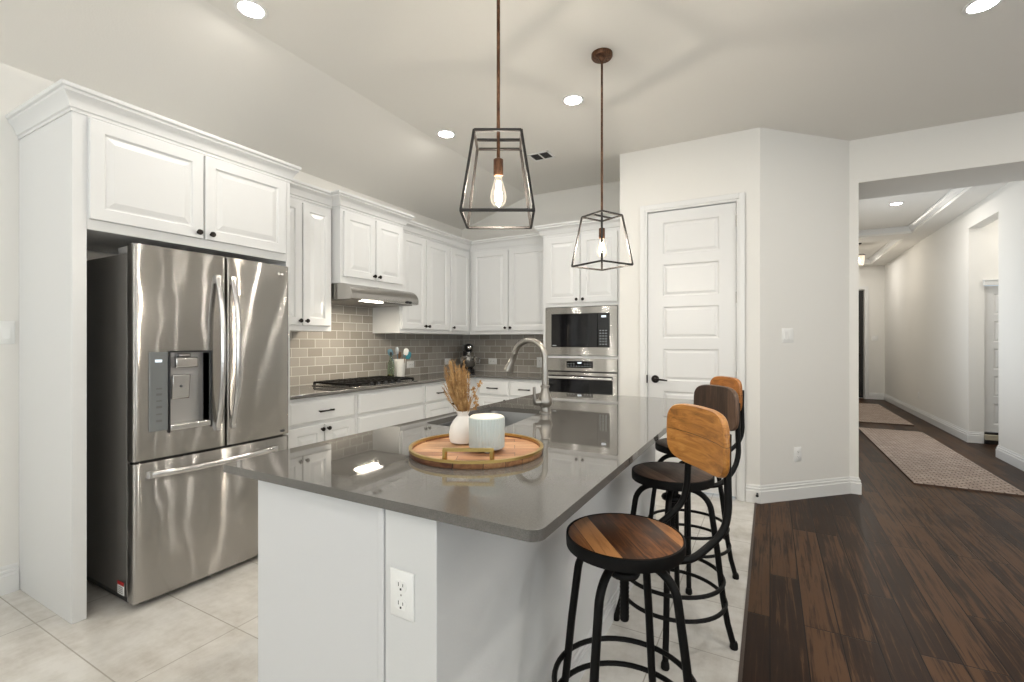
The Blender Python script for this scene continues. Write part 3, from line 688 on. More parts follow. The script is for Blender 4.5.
link('name_plate', MB().box(bulge(1.86) - 0.002, bulge(1.86) + 0.001, 1.80, 1.875, 0.728, 0.742), M_PRINT, dr)
st = link('energy_sticker', MB().box(-2.80, -2.735, 1.0875, 1.0895, 0.055, 0.115), M_LABEL, fr)
link('sticker_header', MB().box(-2.80, -2.735, 1.0868, 1.0880, 0.10, 0.118), M_RED, st)
sl = MB()
for zz in (0.062, 0.071, 0.080, 0.089): sl.box(-2.792, -2.745, 1.0870, 1.0880, zz, zz + 0.003)
link('sticker_print', sl, M_PRINT, st)

# ------------------------------------------------------------------ wall cabinets
UX, UZ0 = -3.07, 1.365
def upper(name, label, y0, y1, X, z0, doors, crown, group='white wall cabinets'):
    t = thing(name, label, 'cabinet', (XL, y0, z0), group)
    link('body', MB().box(XL + 0.001, X, y0, y1, z0, ZC + 0.01), M_CAB, t, bevel=0.002)
    for d in doors: front_x(t, X, *d)
    link('crown', MB().sweep(crown, CROWN, ZC), M_CAB, t, ang=0.3)
    return t
upper('wall_cabinet', 'white two door wall cabinet between the refrigerator and the hood cabinet', 2.016, 2.565, -3.035, UZ0,
      [(2.03, 2.287, 1.405, 2.31, 'door', 2.264, 1.438), (2.297, 2.55, 1.405, 2.31, 'door', 2.320, 1.438)], [(-3.035, 2.095), (-3.035, 2.565)])
upper('wall_cabinet', 'short white two door cabinet directly above the range hood', 2.575, 3.295, -2.945, 1.745,
      [(2.60, 2.932, 1.80, 2.31, 'door', 2.908, 1.832), (2.942, 3.275, 1.80, 2.31, 'door', 2.966, 1.832)], [(XL + 0.3, 2.575), (-2.945, 2.575), (-2.945, 3.295), (XL + 0.33, 3.295)])
upper('wall_cabinet', 'white two door wall cabinet just right of the range hood', 3.38, 4.163, UX, UZ0,
      [(3.40, 3.752, 1.405, 2.31, 'door', 3.728, 1.438), (3.762, 4.145, 1.405, 2.31, 'door', 3.786, 1.438)], [(UX, 3.38), (UX, 4.163)])
upper('wall_cabinet', 'narrow single door white wall cabinet in the kitchen corner', 4.165, YB - 0.002, UX, UZ0,
      [(4.183, 4.535, 1.405, 2.31, 'door', 4.21, 1.438)], [(UX, 4.165), (UX, 4.57), (-3.0, 4.57)])
t = thing('wall_cabinet', 'white two door wall cabinet on the back wall beside the oven tower', 'cabinet', (-2.5, YB, UZ0), 'white wall cabinets')
link('body', MB().box(UX + 0.002, -2.006, 4.57, YB - 0.001, UZ0, ZC + 0.01), M_CAB, t, bevel=0.002)
front_y(t, 4.57, -3.022, -2.552, 1.405, 2.31, 'door', -2.578, 1.438)
front_y(t, 4.57, -2.540, -2.055, 1.405, 2.31, 'door', -2.512, 1.438)
link('crown', MB().sweep([(-3.0, 4.57), (-2.078, 4.57)], CROWN, ZC), M_CAB, t, ang=0.3)

# ------------------------------------------------------------------ range hood
h = thing('range_hood', 'stainless under-cabinet range hood above the gas cooktop', 'range hood', (XL, 2.94, 1.6))
HY0, HY1 = 2.578, 3.36
prof = [(-3.395, 1.743), (-2.935, 1.743)]
for i in range(11):
    a = i / 10
    prof.append((-2.935 + 0.115 * math.sin(a * PI / 2), 1.743 - 0.095 * (1 - math.cos(a * PI / 2))))
prof += [(-2.822, 1.622), (-2.845, 1.617), (-3.395, 1.617)]
mb = MB(); mb.rings([[(x, y, z) for x, z in prof] for y in (HY0, HY1)])
link('canopy', mb, M_STEELH, h, ang=0.35)
link('filter', MB().box(-3.36, -2.87, HY0 + 0.03, HY1 - 0.03, 1.611, 1.6165), mat('filter_metal', (0.22, 0.21, 0.20), 0.4, 1.0), h)
link('lamp', MB().box(-2.90, -2.855, 2.72, 2.95, 1.609, 1.6115), M_HOODL, h)
for yy in (3.205, 3.245): link('knob', MB().lathe([(0.012, 0), (0.011, 0.014), (0, 0.015)], (-2.823, yy, 1.632), X_, 14), M_BLKPL, h)
link('badge', MB().box(-2.908, -2.90, 2.92, 2.95, 1.725, 1.74), M_HANDLE, h)
area('hood_lamp_light', (-2.93, 2.84, 1.60), (0, 0, 0), 0.05, 0.23, 9, (1.0, 0.90, 0.74))

# ------------------------------------------------------------------ base cabinets, worktop, splashback
BX, BY = -2.83, 4.31
t = thing('base_cabinet', 'white base cabinet with drawer and two doors, next to the refrigerator', 'cabinet', (XL, 2.016, 0), 'white base cabinets')
link('body', MB().box(XL + 0.001, BX, 2.016, 2.618, 0.10, 0.895).box(XL + 0.001, BX - 0.06, 2.016, 2.618, 0, 0.10), M_CAB, t, bevel=0.002)
d = front_x(t, BX, 2.035, 2.60, 0.715, 0.868, 'drawer'); link('pull', pull((BX + 0.0195, 2.32, 0.79), Y_, X_, 0.12), M_KNOB, d)
front_x(t, BX, 2.035, 2.312, 0.13, 0.692, 'door', 2.29, 0.66); front_x(t, BX, 2.322, 2.60, 0.13, 0.692, 'door', 2.344, 0.66)
t = thing('base_cabinet', 'white base cabinet with plain wide front below the gas cooktop', 'cabinet', (XL, 2.62, 0), 'white base cabinets')
link('body', MB().box(XL + 0.001, BX, 2.62, 3.442, 0.10, 0.895).box(XL + 0.001, BX - 0.06, 2.62, 3.442, 0, 0.10), M_CAB, t, bevel=0.002)
front_x(t, BX, 2.640, 3.425, 0.715, 0.868, 'drawer')
front_x(t, BX, 2.640, 3.425, 0.42, 0.692, 'drawer'); front_x(t, BX, 2.640, 3.425, 0.13, 0.40, 'drawer')
t = thing('base_cabinet', 'white base cabinet with drawer and two doors, right of the cooktop', 'cabinet', (XL, 3.444, 0), 'white base cabinets')
link('body', MB().box(XL + 0.001, BX, 3.444, YB - 0.002, 0.10, 0.895).box(XL + 0.001, BX - 0.06, 3.444, YB - 0.002, 0, 0.10), M_CAB, t, bevel=0.002)
d = front_x(t, BX, 3.46, 3.90, 0.715, 0.868, 'drawer'); link('pull', pull((BX + 0.0195, 3.665, 0.79), Y_, X_, 0.12), M_KNOB, d)
front_x(t, BX, 3.46, 3.885, 0.13, 0.692, 'door', 3.862, 0.66); front_x(t, BX, 3.895, 4.27, 0.13, 0.692, 'door', 3.92, 0.66)
t = thing('base_cabinet', 'white base cabinet with two side by side drawers on the back wall', 'cabinet', (-2.4, YB, 0), 'white base cabinets')
link('body', MB().box(BX + 0.002, -2.006, BY, YB - 0.002, 0.10, 0.895).box(BX + 0.002, -2.006, BY + 0.06, YB - 0.002, 0, 0.10), M_CAB, t, bevel=0.002)
for x0, x1 in ((-2.765, -2.405), (-2.385, -2.02)):
    d = front_y(t, BY, x0, x1, 0.715, 0.868, 'drawer'); link('pull', pull(((x0 + x1) / 2, BY - 0.0195, 0.79), X_, -Y_, 0.13), M_KNOB, d)
    front_y(t, BY, x0, x1, 0.13, 0.692, 'door', x1 - 0.03 if x0 < -2.5 else x0 + 0.03, 0.66)
CX, CY = -2.79, 4.265
wt = link('worktop', MB().prism([(XL + 0.001, 2.016), (CX, 2.016), (CX, CY), (-2.003, CY), (-2.003, YB - 0.001), (XL + 0.001, YB - 0.001)], 0.896, 0.922), M_COUNTER, bevel=0.008, seg=3)
tag(wt, 'L-shaped dark grey quartz worktop along the left and back walls', 'worktop')
struct('wall_backsplash', MB().box(XL + 0.0005, XL + 0.008, 2.016, YB, 0.9225, 1.742), M_SUBL, smooth=False)
struct('wall_backsplash.001', MB().box(XL + 0.008, -2.004, YB - 0.008, YB - 0.0005, 0.9225, 1.364), M_SUBB, smooth=False)

# cooktop
ct = thing('gas_cooktop', 'black and steel gas cooktop with iron grates on the worktop', 'cooktop', (-3.04, 2.96, 0.922))
KX0, KX1, KY0, KY1 = -3.29, -2.815, 2.585, 3.345
link('base', MB().box(KX0, KX1, KY0, KY1, 0.9222, 0.930), M_STEELH, ct, bevel=0.003)
burn = [(-3.17, 2.74), (-2.95, 2.74), (-3.06, 2.965), (-3.17, 3.19), (-2.95, 3.19)]
for bx_, by_ in burn:
    link('burner', MB().lathe([(0.052, 0), (0.050, 0.008), (0.038, 0.010), (0.038, 0.016), (0.030, 0.020), (0, 0.021)], (bx_, by_, 0.930), Z_, 20), M_BLACK, ct)
for y0, y1 in ((2.60, 2.845), (2.85, 3.08), (3.085, 3.33)):
    g = MB(); z = 0.950; wd = 0.015
    x0, x1 = -3.275, -2.86
    for a, b in (((x0, y0), (x1, y0)), ((x0, y1), (x1, y1)), ((x0, y0), (x0, y1)), ((x1, y0), (x1, y1)), ((x0, (y0 + y1) / 2), (x1, (y0 + y1) / 2)), (((x0 + x1) / 2, y0), ((x0 + x1) / 2, y1))):
        g.bar((*a, z), (*b, z), wd)
    for xx in (x0 + 0.07, x0 + 0.14, x1 - 0.14, x1 - 0.07): g.bar((xx, y0, z), (xx, y1, z), wd * 0.8)
    for xx in (x0, x1):
        for yy in (y0, y1): g.bar((xx, yy, 0.930), (xx, yy, z), wd)
    link('grate', g, M_BLACK, ct)
for i in range(5):
    yy = 2.80 + 0.08 * i
    link('knob', MB().lathe([(0.017, 0), (0.016, 0.018), (0.013, 0.022), (0, 0.022)], (-2.838, yy, 0.930), Z_, 16), M_BLKPL, ct)

# utensil crock with utensils, oil bottle, mixer
ck = (-3.20, 3.53, 0.9222)
cr = link('utensil_crock', MB().lathe([(0.040, 0), (0.044, 0.004), (0.060, 0.185), (0.062, 0.190), (0.057, 0.190), (0.042, 0.012), (0, 0.010)], ck, Z_, 28, cap1=True), M_CROCK, loc=ck)
tag(cr, 'white tapered utensil crock on the worktop beside the cooktop', 'crock')
def utensil(name, label, dx, dy, ln, head, m_h, m_s):
    b0 = V(ck) + V((dx * 0.25, dy * 0.25, 0.015)); dr_ = V((dx, dy, 0.30)).normalized(); e = b0 + dr_ * ln
    t = thing(name, label, 'utensil', b0, 'utensils in the white crock')
    link('handle', MB().tube([b0, b0 + dr_ * ln * 0.5, e], [0.005, 0.0045, 0.004], 8), m_s, t)
    side = dr_.cross(V((0.6, -0.8, 0))).normalized()
    a, bq = head
    nf = side.cross(dr_).normalized()
    pts = []
    for k in range(16):
        q = 2 * PI * k / 16; sx = math.cos(q); sy = math.sin(q)
        pts.append((abs(sx) ** 0.6 * (1 if sx > 0 else -1) * a, abs(sy) ** 0.8 * (1 if sy > 0 else -1) * bq))
    c = e + dr_ * bq * 0.85
    link('head', MB().rings([[c + side * u * s1 + dr_ * v_ * s1 + nf * dd for u, v_ in pts] for s1, dd in ((0.85, -0.005), (1, -0.002), (1, 0.002), (0.85, 0.005))]), m_h, t)
utensil('spatula', 'wide teal spatula in the white crock', 0.045, 0.065, 0.185, (0.036, 0.040), M_TEAL, M_SPOON)
utensil('spatula', 'white topped spatula leaning right in the white crock', 0.075, 0.0, 0.225, (0.024, 0.034), M_WHITESIL, M_SPOON)
utensil('spoon', 'dark wooden spoon in the middle of the white crock', -0.01, 0.0, 0.19, (0.022, 0.032), M_SPOON, M_SPOON)
utensil('spoon', 'blue grey spoon leaning left in the white crock', -0.045, -0.075, 0.22, (0.026, 0.036), M_TEALD, M_TEALD)
utensil('spatula', 'pale grey spatula beside the blue grey spoon in the crock', 0.02, -0.055, 0.235, (0.016, 0.034), M_GREYLT, M_TEALD)
bc = (-3.20, 3.405, 0.9222)
ob = thing('oil_bottle', 'tall slim green glass oil bottle beside the white utensil crock', 'bottle', bc)
link('glass', MB().lathe([(0.030, 0), (0.033, 0.004), (0.033, 0.13), (0.026, 0.16), (0.012, 0.19), (0.011, 0.235), (0.014, 0.24), (0.010, 0.24), (0.009, 0.19), (0.029, 0.13), (0.029, 0.006), (0, 0.005)], bc, Z_, 24), M_BOTTLE, ob)
link('oil', MB().lathe([(0.0, 0.0055), (0.0285, 0.0065), (0.0285, 0.05), (0, 0.05)], bc, Z_, 24), M_OIL, ob)
link('stopper', MB().lathe([(0.008, 0.22), (0.008, 0.24), (0.012, 0.243), (0.010, 0.26), (0, 0.262)], bc, Z_, 16), M_BLKPL, ob)

mx = thing('stand_mixer', 'black stand mixer with steel bowl in the worktop corner', 'mixer', (0, 0, 0))
link('base', MB().prism([(0.075 * math.cos(q), -0.06 + 0.09 * math.sin(q)) if math.sin(q) < 0 else (0.075 * math.cos(q), 0.09 + 0.06 * math.sin(q)) for q in [2 * PI * k / 24 for k in range(24)]], 0, 0.035), M_BLKPL, mx, bevel=0.01, seg=3)
link('column', MB().rings([[(0.045 * s_ * math.cos(q), 0.095 + 0.042 * s_ * math.sin(q), z) for q in [2 * PI * k / 20 for k in range(20)]] for z, s_ in ((0.03, 1.25), (0.08, 1.0), (0.20, 0.95), (0.26, 1.05))]), M_BLKPL, mx)
hd = MB(); hr = []
for i in range(13):
    s_ = i / 12; y = 0.17 - 0.32 * s_
    r = 0.058 * math.sqrt(max(0.02, 1 - (abs(2 * s_ - 1)) ** 3.2))
    hr.append([(r * math.cos(q), y, 0.285 + r * 0.95 * math.sin(q)) for q in [2 * PI * k / 24 for k in range(24)]])
hd.rings(hr); link('head', hd, M_BLKPL, mx)
link('trim_band', MB().tube([(0.0585 * math.cos(q), -0.045, 0.285 + 0.056 * math.sin(q)) for q in [2 * PI * k / 28 for k in range(28)]], 0.004, 8, closed=True), M_CHROME, mx)
link('hub', MB().lathe([(0.026, 0), (0.026, 0.018), (0.020, 0.024), (0, 0.026)], (0, -0.142, 0.29), (0, -1, 0), 18), M_CHROME, mx)
link('beater_shaft', MB().lathe([(0.017, 0), (0.021, 0.02), (0.021, 0.045)], (0, -0.07, 0.19), Z_, 16), M_CHROME, mx)
link('bowl', MB().lathe([(0.040, 0.036), (0.045, 0.040), (0.085, 0.09), (0.098, 0.14), (0.100, 0.185), (0.104, 0.188), (0.100, 0.190), (0.094, 0.14), (0.08, 0.095), (0, 0.05)], (0, -0.06, 0), Z_, 28), M_CHROME, mx)
link('bowl_handle', MB().tube([(0.098, -0.06, 0.17), (0.135, -0.06, 0.165), (0.135, -0.06, 0.11), (0.094, -0.06, 0.11)], 0.006, 8), M_CHROME, mx)
link('knob', MB().lathe([(0.012, 0), (0.010, 0.018), (0, 0.02)], (0.054, 0.06, 0.275), X_, 12), M_CHROME, mx)
mx.location = (-3.16, 4.66, 0.9222); mx.rotation_euler = (0, 0, math.radians(42))

# ------------------------------------------------------------------ oven tower with microwave and wall oven
OX0, OX1, OY = -2.002, -1.202, 4.30
t = thing('oven_cabinet', 'tall white cabinet tower holding the microwave and wall oven', 'cabinet', (-1.6, YB, 0))
link('body', MB().box(OX0, OX0 + 0.03, OY, YB - 0.002, 0, ZC + 0.01).box(OX1 - 0.035, OX1, OY, YB - 0.002, 0, ZC + 0.01)
     .box(OX0 + 0.03, OX1 - 0.035, OY, YB - 0.002, 1.625, ZC + 0.01).box(OX0 + 0.03, OX1 - 0.035, OY, YB - 0.002, 1.122, 1.145)
     .box(OX0 + 0.03, OX1 - 0.035, OY, YB - 0.002, 0.10, 0.47).box(OX0 + 0.03, OX1 - 0.035, OY + 0.06, YB - 0.002, 0.0, 0.10).box(OX0 + 0.03, OX1 - 0.035, 4.88, YB - 0.002, 0.47, 1.625), M_CAB, t, bevel=0.0015)
front_y(t, OY, -1.965, -1.607, 1.660, 2.31, 'door', -1.634, 1.692)
front_y(t, OY, -1.597, -1.238, 1.660, 2.31, 'door', -1.570, 1.692)
front_y(t, OY, -1.965, -1.238, 0.13, 0.45, 'drawer')
link('crown', MB().sweep([(OX0, 4.56), (OX0, OY), (OX1, OY)], CROWN, ZC), M_CAB, t, ang=0.3)
mw = thing('microwave', 'built-in stainless microwave with black glass door above the oven', 'microwave', (-1.6, 4.3, 1.15))
m0, m1, mz0, mz1 = -1.970, -1.240, 1.150, 1.618
yf = OY - 0.014
link('body', MB().box(m0 + 0.01, m1 - 0.01, OY, 4.80, mz0 + 0.005, mz1 - 0.005), M_BLKPL, mw)
link('trim_frame', MB().box(m0, m1, yf, OY, mz1 - 0.062, mz1).box(m0, m1, yf, OY, mz0, mz0 + 0.080).box(m0, m0 + 0.065, yf, OY, mz0 + 0.080, mz1 - 0.062).box(m1 - 0.072, m1, yf, OY, mz0 + 0.080, mz1 - 0.062), M_STEELX, mw, smooth=False)
link('door_glass', MB().box(m0 + 0.065, m1 - 0.19, yf - 0.006, yf + 0.008, mz0 + 0.080, mz1 - 0.062), M_GLASSBLK, mw, bevel=0.003)
link('control_panel', MB().box(m1 - 0.187, m1 - 0.072, yf - 0.006, yf + 0.008, mz0 + 0.080, mz1 - 0.062), mat('panel_black', (0.012, 0.012, 0.013), 0.12), mw, bevel=0.003)
kp = MB()
for r_ in range(6):
    for c_ in range(3): kp.box(m1 - 0.168 + 0.028 * c_, m1 - 0.154 + 0.028 * c_, yf - 0.0068, yf - 0.006, mz0 + 0.105 + 0.026 * r_, mz0 + 0.113 + 0.026 * r_)
link('keypad', kp, M_GREYLT, mw)
link('display', MB().box(m1 - 0.15, m1 - 0.105, yf - 0.0070, yf - 0.006, mz1 - 0.105, mz1 - 0.088), M_DISP, mw)
link('badge', MB().box(m0 + 0.08, m0 + 0.12, yf - 0.0068, yf - 0.006, mz0 + 0.092, mz0 + 0.100), M_GREYLT, mw)
ov = thing('wall_oven', 'stainless wall oven with black glass door below the microwave', 'oven', (-1.6, 4.3, 0.475))
z0, z1 = 0.475, 1.120
link('body', MB().box(m0 + 0.01, m1 - 0.01, OY, 4.85, z0 + 0.005, z1 - 0.003), M_BLKPL, ov)
link('control_panel', MB().box(m0, m1, yf, OY, 0.998, z1), M_STEELX, ov, bevel=0.003)
link('display', MB().box(-1.745, -1.475, yf - 0.003, yf + 0.002, 1.030, 1.096), M_GLASSBLK, ov, bevel=0.004)
link('display_digits', MB().box(-1.63, -1.59, yf - 0.0038, yf - 0.003, 1.072, 1.086), M_DISP, ov)
kp = MB()
for r_ in range(2):
    for c_ in range(9):
        if abs(c_ - 4) > 1 or r_ == 0: kp.box(-1.73 + 0.028 * c_, -1.718 + 0.028 * c_, yf - 0.0036, yf - 0.003, 1.044 + 0.022 * r_, 1.049 + 0.022 * r_)
link('button_legends', kp, M_GREYLT, ov)
dr_ = link('door', MB().box(m0, m1, yf, OY, 0.955, 0.985).box(m0, m0 + 0.035, yf, OY, z0 + 0.06, 0.955).box(m1 - 0.045, m1, yf, OY, z0 + 0.06, 0.955).box(m0, m1, yf, OY, z0, z0 + 0.06), M_STEELX, ov, bevel=0.002)
link('glass', MB().box(m0 + 0.035, m1 - 0.045, yf + 0.001, OY, z0 + 0.06, 0.955), M_GLASSBLK, dr_)
hb_ = MB().tube([(m0 + 0.03, yf - 0.045, 0.935), (m1 - 0.04, yf - 0.045, 0.935)], 0.013, 14)
for xx in (m0 + 0.06, m1 - 0.07): hb_.box(xx - 0.012, xx + 0.012, yf - 0.045, yf, 0.925, 0.945)
link('handle', hb_, M_HANDLE, dr_)

# ------------------------------------------------------------------ island
IX0, IX1, IY0, IY1 = -1.428, -0.385, 0.808, 3.118
isl = thing('island_cabinet', 'white panelled kitchen island base beneath the grey top', 'island', (-1.0, 2.0, 0))
link('body', MB().box(-1.297, -0.80, 0.85, 1.57, 0.10, 0.898).box(-1.297, -0.80, 2.36, 3.085, 0.10, 0.898)
     .box(-1.397, -0.80, 1.57, 2.36, 0.10, 0.66).box(-1.397, -1.385, 1.57, 2.36, 0.66, 0.898).box(-0.95, -0.80, 1.57, 2.36, 0.66, 0.898)
     .box(-1.23, -0.80, 0.85, 3.06, 0, 0.10), M_ISL, isl, bevel=0.002)
link('end_panel', MB().box(-1.299, -0.804, 0.838, 0.852, 0.0, 0.898), M_ISL, isl, bevel=0.002)
link('end_trim', MB().box(-0.822, -0.802, 0.829, 0.852, 0.0, 0.898), M_ISL, isl, bevel=0.003)
link('knee_wall', MB().box(-0.797, -0.645, 0.829, 3.09, 0, 0.898), M_KNEE, isl, bevel=0.002)
link('knee_baseboard', MB().sweep([(-0.645, 0.829), (-0.645, 3.09)], [(o * 0.8, z * 0.75) for o, z in bb]), M_ISL, isl)
for a, b, xf in ((0.87, 1.56, -1.297), (1.58, 2.35, -1.397), (2.37, 3.07, -1.297)):
    link('drawer', MB().panel((xf, b, 0.735), -Y_, Z_, -X_, b - a, 0.13, SLAB()), M_CAB, isl, ang=0.25)
    for c, d in ((a, (a + b) / 2 - 0.004), ((a + b) / 2 + 0.004, b)):
        dd = link('door', MB().panel((xf, d, 0.13), -Y_, Z_, -X_, d - c, 0.585, RAISED()), M_CAB, isl, ang=0.25)
        link('knob', knob((xf - 0.0195, d - 0.03 if c == a else c + 0.03, 0.67), -X_), M_KNOB, dd)
def rrect(x0, x1, y0, y1, rs, n=6):
    out = []
    for cx, cy, a0, r in ((x1, y1, 0, rs[0]), (x0, y1, PI / 2, rs[1]), (x0, y0, PI, rs[2]), (x1, y0, 1.5 * PI, rs[3])):
        sx = -1 if cx == x1 else 1; sy = -1 if cy == y1 else 1
        for k in range(n + 1):
            a = a0 + PI / 2 * k / n; out.append((cx + sx * r + r * math.cos(a), cy + sy * r + r * math.sin(a)))
    return out
def roundpoly(pts, r, n=5):
    out = []; m_ = len(pts)
    for i in range(m_):
        p = V(pts[i]); a = (V(pts[i - 1]) - p).normalized(); b = (V(pts[(i + 1) % m_]) - p).normalized()
        p0, p1 = p + a * r, p + b * r
        for k in range(n + 1):
            s_ = k / n; out.append(tuple(p0 * (1 - s_) ** 2 + p * 2 * s_ * (1 - s_) + p1 * s_ ** 2))
    return out
outer = rrect(IX0, IX1, IY0, IY1, (0.02, 0.015, 0.012, 0.030))
SK = [(-1.032, 2.26), (-1.368, 2.255), (-1.350, 1.645), (-1.0, 1.615), (-0.985, 1.75), (-1.02, 2.08)]
SK = roundpoly(SK, 0.04)
def slab_hole(outer, hole, z0, z1):
    mb = MB(); bm = mb.bm
    lay = []
    for z in (z0, z1):
        es = []; rr = []
        for loop in (outer, hole):
            vs = [bm.verts.new((x, y, z)) for x, y in loop]; rr.append(vs)
            es += [bm.edges.new((vs[i], vs[(i + 1) % len(vs)])) for i in range(len(vs))]
        bmesh.ops.triangle_fill(bm, use_beauty=True, edges=es); lay.append(rr)
    for q in (0, 1):
        A, B = lay[0][q], lay[1][q]; n = len(A)
        for i in range(n): mb.f([A[i], A[(i + 1) % n], B[(i + 1) % n], B[i]])
    return mb
it = link('island_worktop', slab_hole(outer, SK, 0.8985, 0.922), M_COUNTER, bevel=0.0108, seg=5, ang=0.5)
tag(it, 'large polished grey quartz island worktop with a sink cut-out', 'worktop')
# sink
cxs = sum(p[0] for p in SK) / len(SK); cys = sum(p[1] for p in SK) / len(SK)
sc = lambda s_, z: [(cxs + (x - cxs) * s_, cys + (y - cys) * s_, z) for x, y in SK]
sk = thing('kitchen_sink', 'stainless undermount sink set into the island worktop', 'sink', (cxs, cys, 0.68))
link('basin', MB().rings([sc(1.035, 0.8982), sc(1.0 + 0.012, 0.8982), sc(1.005, 0.892), sc(0.985, 0.72), sc(0.93, 0.685), sc(0.2, 0.68)], cap0=False), M_SINK, sk)
link('drain', MB().lathe([(0.045, 0), (0.043, 0.004), (0.030, 0.004), (0.028, 0.001), (0, 0.001)], (cxs, cys, 0.6805), Z_, 24), M_CHROME, sk)
# faucet
fb = V((-0.998, 2.165, 0.9222)); fd = V((-0.96, 0.10, 0)).normalized()
fa = thing('kitchen_faucet', 'brushed nickel gooseneck faucet with pull-down sprayer on the island', 'faucet', fb)
link('body', MB().lathe([(0.030, 0), (0.030, 0.006), (0.024, 0.012), (0.023, 0.030), (0.036, 0.045), (0.038, 0.062), (0.030, 0.085), (0.021, 0.112), (0.018, 0.128), (0.024, 0.131), (0.024, 0.140), (0.016, 0.143)], fb, Z_, 28), M_NICKEL, fa)
pts = [fb + Z_ * 0.14, fb + Z_ * 0.28]
R_ = 0.094
for k in range(1, 16):
    a = PI * k / 15 * 0.90; pts.append(fb + Z_ * (0.274 + R_ * math.sin(a)) + fd * (R_ * (1 - math.cos(a))))
link('spout', MB().tube(pts, 0.0158, 14), M_NICKEL, fa)
dv = (pts[-1] - pts[-2]).normalized(); e = pts[-1]
sp = MB(); sp.lathe([(0.0155, -0.004), (0.0165, 0.0), (0.0165, 0.008), (0.0145, 0.012), (0.0175, 0.05), (0.026, 0.092), (0.027, 0.104), (0.022, 0.108), (0, 0.108)], e, dv, 20)
spo = link('sprayer', sp, M_NICKEL, fa)
link('spray_button', MB().box(-0.006, 0.006, -0.02, -0.014, -0.012, 0.012), M_BLKPL, spo)
bt = [o for o in COL.objects if o.parent == spo][0]; bt.location = (e + dv * 0.045 + fd * 0.012) - fb
hs = V((-0.55, -0.83, 0)).normalized()
hm = MB().tube([fb + Z_ * 0.058 + hs * 0.03, fb + Z_ * 0.058 + hs * 0.062], [0.017, 0.014], 14)
hm.tube([fb + Z_ * 0.056 + hs * 0.056, fb + Z_ * 0.085 + hs * 0.062, fb + Z_ * 0.135 + hs * 0.064], [0.010, 0.008, 0.0075], 12)
link('lever', hm, M_NICKEL, fa)
# tray with brass handle
tc_ = V((-0.846, 1.300, 0.9222))
tr = thing('serving_tray', 'round wooden serving tray with brass rim on the island', 'tray', tc_)
link('base', MB().lathe([(0.214, 0), (0.217, 0.004), (0.217, 0.017), (0.208, 0.017), (0.208, 0.010), (0, 0.010)], tc_, Z_, 72), M_TRAYS, tr)
link('inlay', MB().lathe([(0.2078, 0.0095), (0.2078, 0.0115), (0, 0.0115)], tc_, Z_, 64), M_TRAYW, tr)
link('rim', MB().lathe([(0.217, 0.0165), (0.2190, 0.0165), (0.2190, 0.024), (0.2090, 0.024), (0.2090, 0.012), (0.2105, 0.012), (0.2105, 0.0175), (0.217, 0.0175), (0.217, 0.0165)], tc_, Z_, 72, cap0=False, cap1=False), M_BRASS, tr, ang=0.4)
for sgn in (1, -1):
    hd_ = V((0.43, -0.903, 0)) * sgn; sd = V((0.90, 0.44, 0)).normalized()
    c = tc_ + hd_ * 0.185; hw = 0.069; hg = 0.049
    q = MB().bar(c - sd * hw + Z_ * 0.0115, c - sd * hw + Z_ * hg, 0.010).bar(c + sd * hw + Z_ * 0.0115, c + sd * hw + Z_ * hg, 0.010).bar(c - sd * (hw + 0.005) + Z_ * hg, c + sd * (hw + 0.005) + Z_ * hg, 0.010)
    if sgn == 1: link('handle', q, M_BRASS, tr)
# vase and dried grass
vb = V((-0.932, 1.345, 0.9338))
va = thing('bottle_vase', 'small white matte bottle vase on the round tray', 'vase', vb)
link('body', MB().lathe([(0.036, 0.004), (0.043, 0.006), (0.0475, 0.018), (0.0475, 0.040), (0.043, 0.060), (0.034, 0.078), (0.024, 0.089), (0.019, 0.094), (0.0185, 0.100), (0.023, 0.108), (0.023, 0.111), (0.018, 0.111), (0.015, 0.098), (0.036, 0.06), (0.041, 0.02), (0, 0.012)], vb, Z_, 36), M_VASE, va)
link('foot', MB().lathe([(0.036, 0), (0.038, 0.001), (0.038, 0.005), (0, 0.005)], vb, Z_, 32), M_CLAY, va)
gr = thing('dried_grass', 'bunch of tan dried grass plumes standing in the white vase', 'dried grass', vb + Z_ * 0.02)
M_CREAMFL = mat('cream_blossom', (0.70, 0.56, 0.36), 0.8)
ms = MB(); mp_ = MB(); rnd = random.Random(3)
for i in range(150):
    a = rnd.uniform(0, 2 * PI); rad = rnd.uniform(0.05, 1) ** 0.6
    base = vb + V((0.012 * rad * math.cos(a), 0.012 * rad * math.sin(a), 0.10))
    low = vb + V((0.004 * math.cos(a), 0.004 * math.sin(a), 0.02))
    tip = vb + V((0.052 * rad * math.cos(a) - 0.018, 0.040 * rad * math.sin(a) - 0.008, rnd.uniform(0.17, 0.283) - 0.045 * rad * (math.cos(a) > 0.2)))
    mid = (base + tip) / 2 + V((0.006 * math.cos(a), 0.006 * math.sin(a), 0))
    ms.tube([low, base, mid, tip], [0.0009, 0.0009, 0.0008, 0.0004], 4, cap=False)
    dirn = (tip - mid).normalized()
    for k in range(26):                                     # bristles of the seed head
        s_ = k / 25; p = mid + (tip - mid) * (0.05 + 0.95 * s_) if i % 2 else base + (tip - base) * (0.25 + 0.75 * s_)
        q = rnd.uniform(0, 2 * PI); u = dirn.orthogonal().normalized(); w2 = dirn.cross(u)
        out = (u * math.cos(q) + w2 * math.sin(q)) * rnd.uniform(0.003, 0.011) + dirn * rnd.uniform(0.008, 0.020)
        pv = p + out; sdv = out.cross(V((0.5, -0.85, 0.1))).normalized() * 0.0009
        mp_.f([mp_.v(p - sdv), mp_.v(p + sdv), mp_.v(pv)])
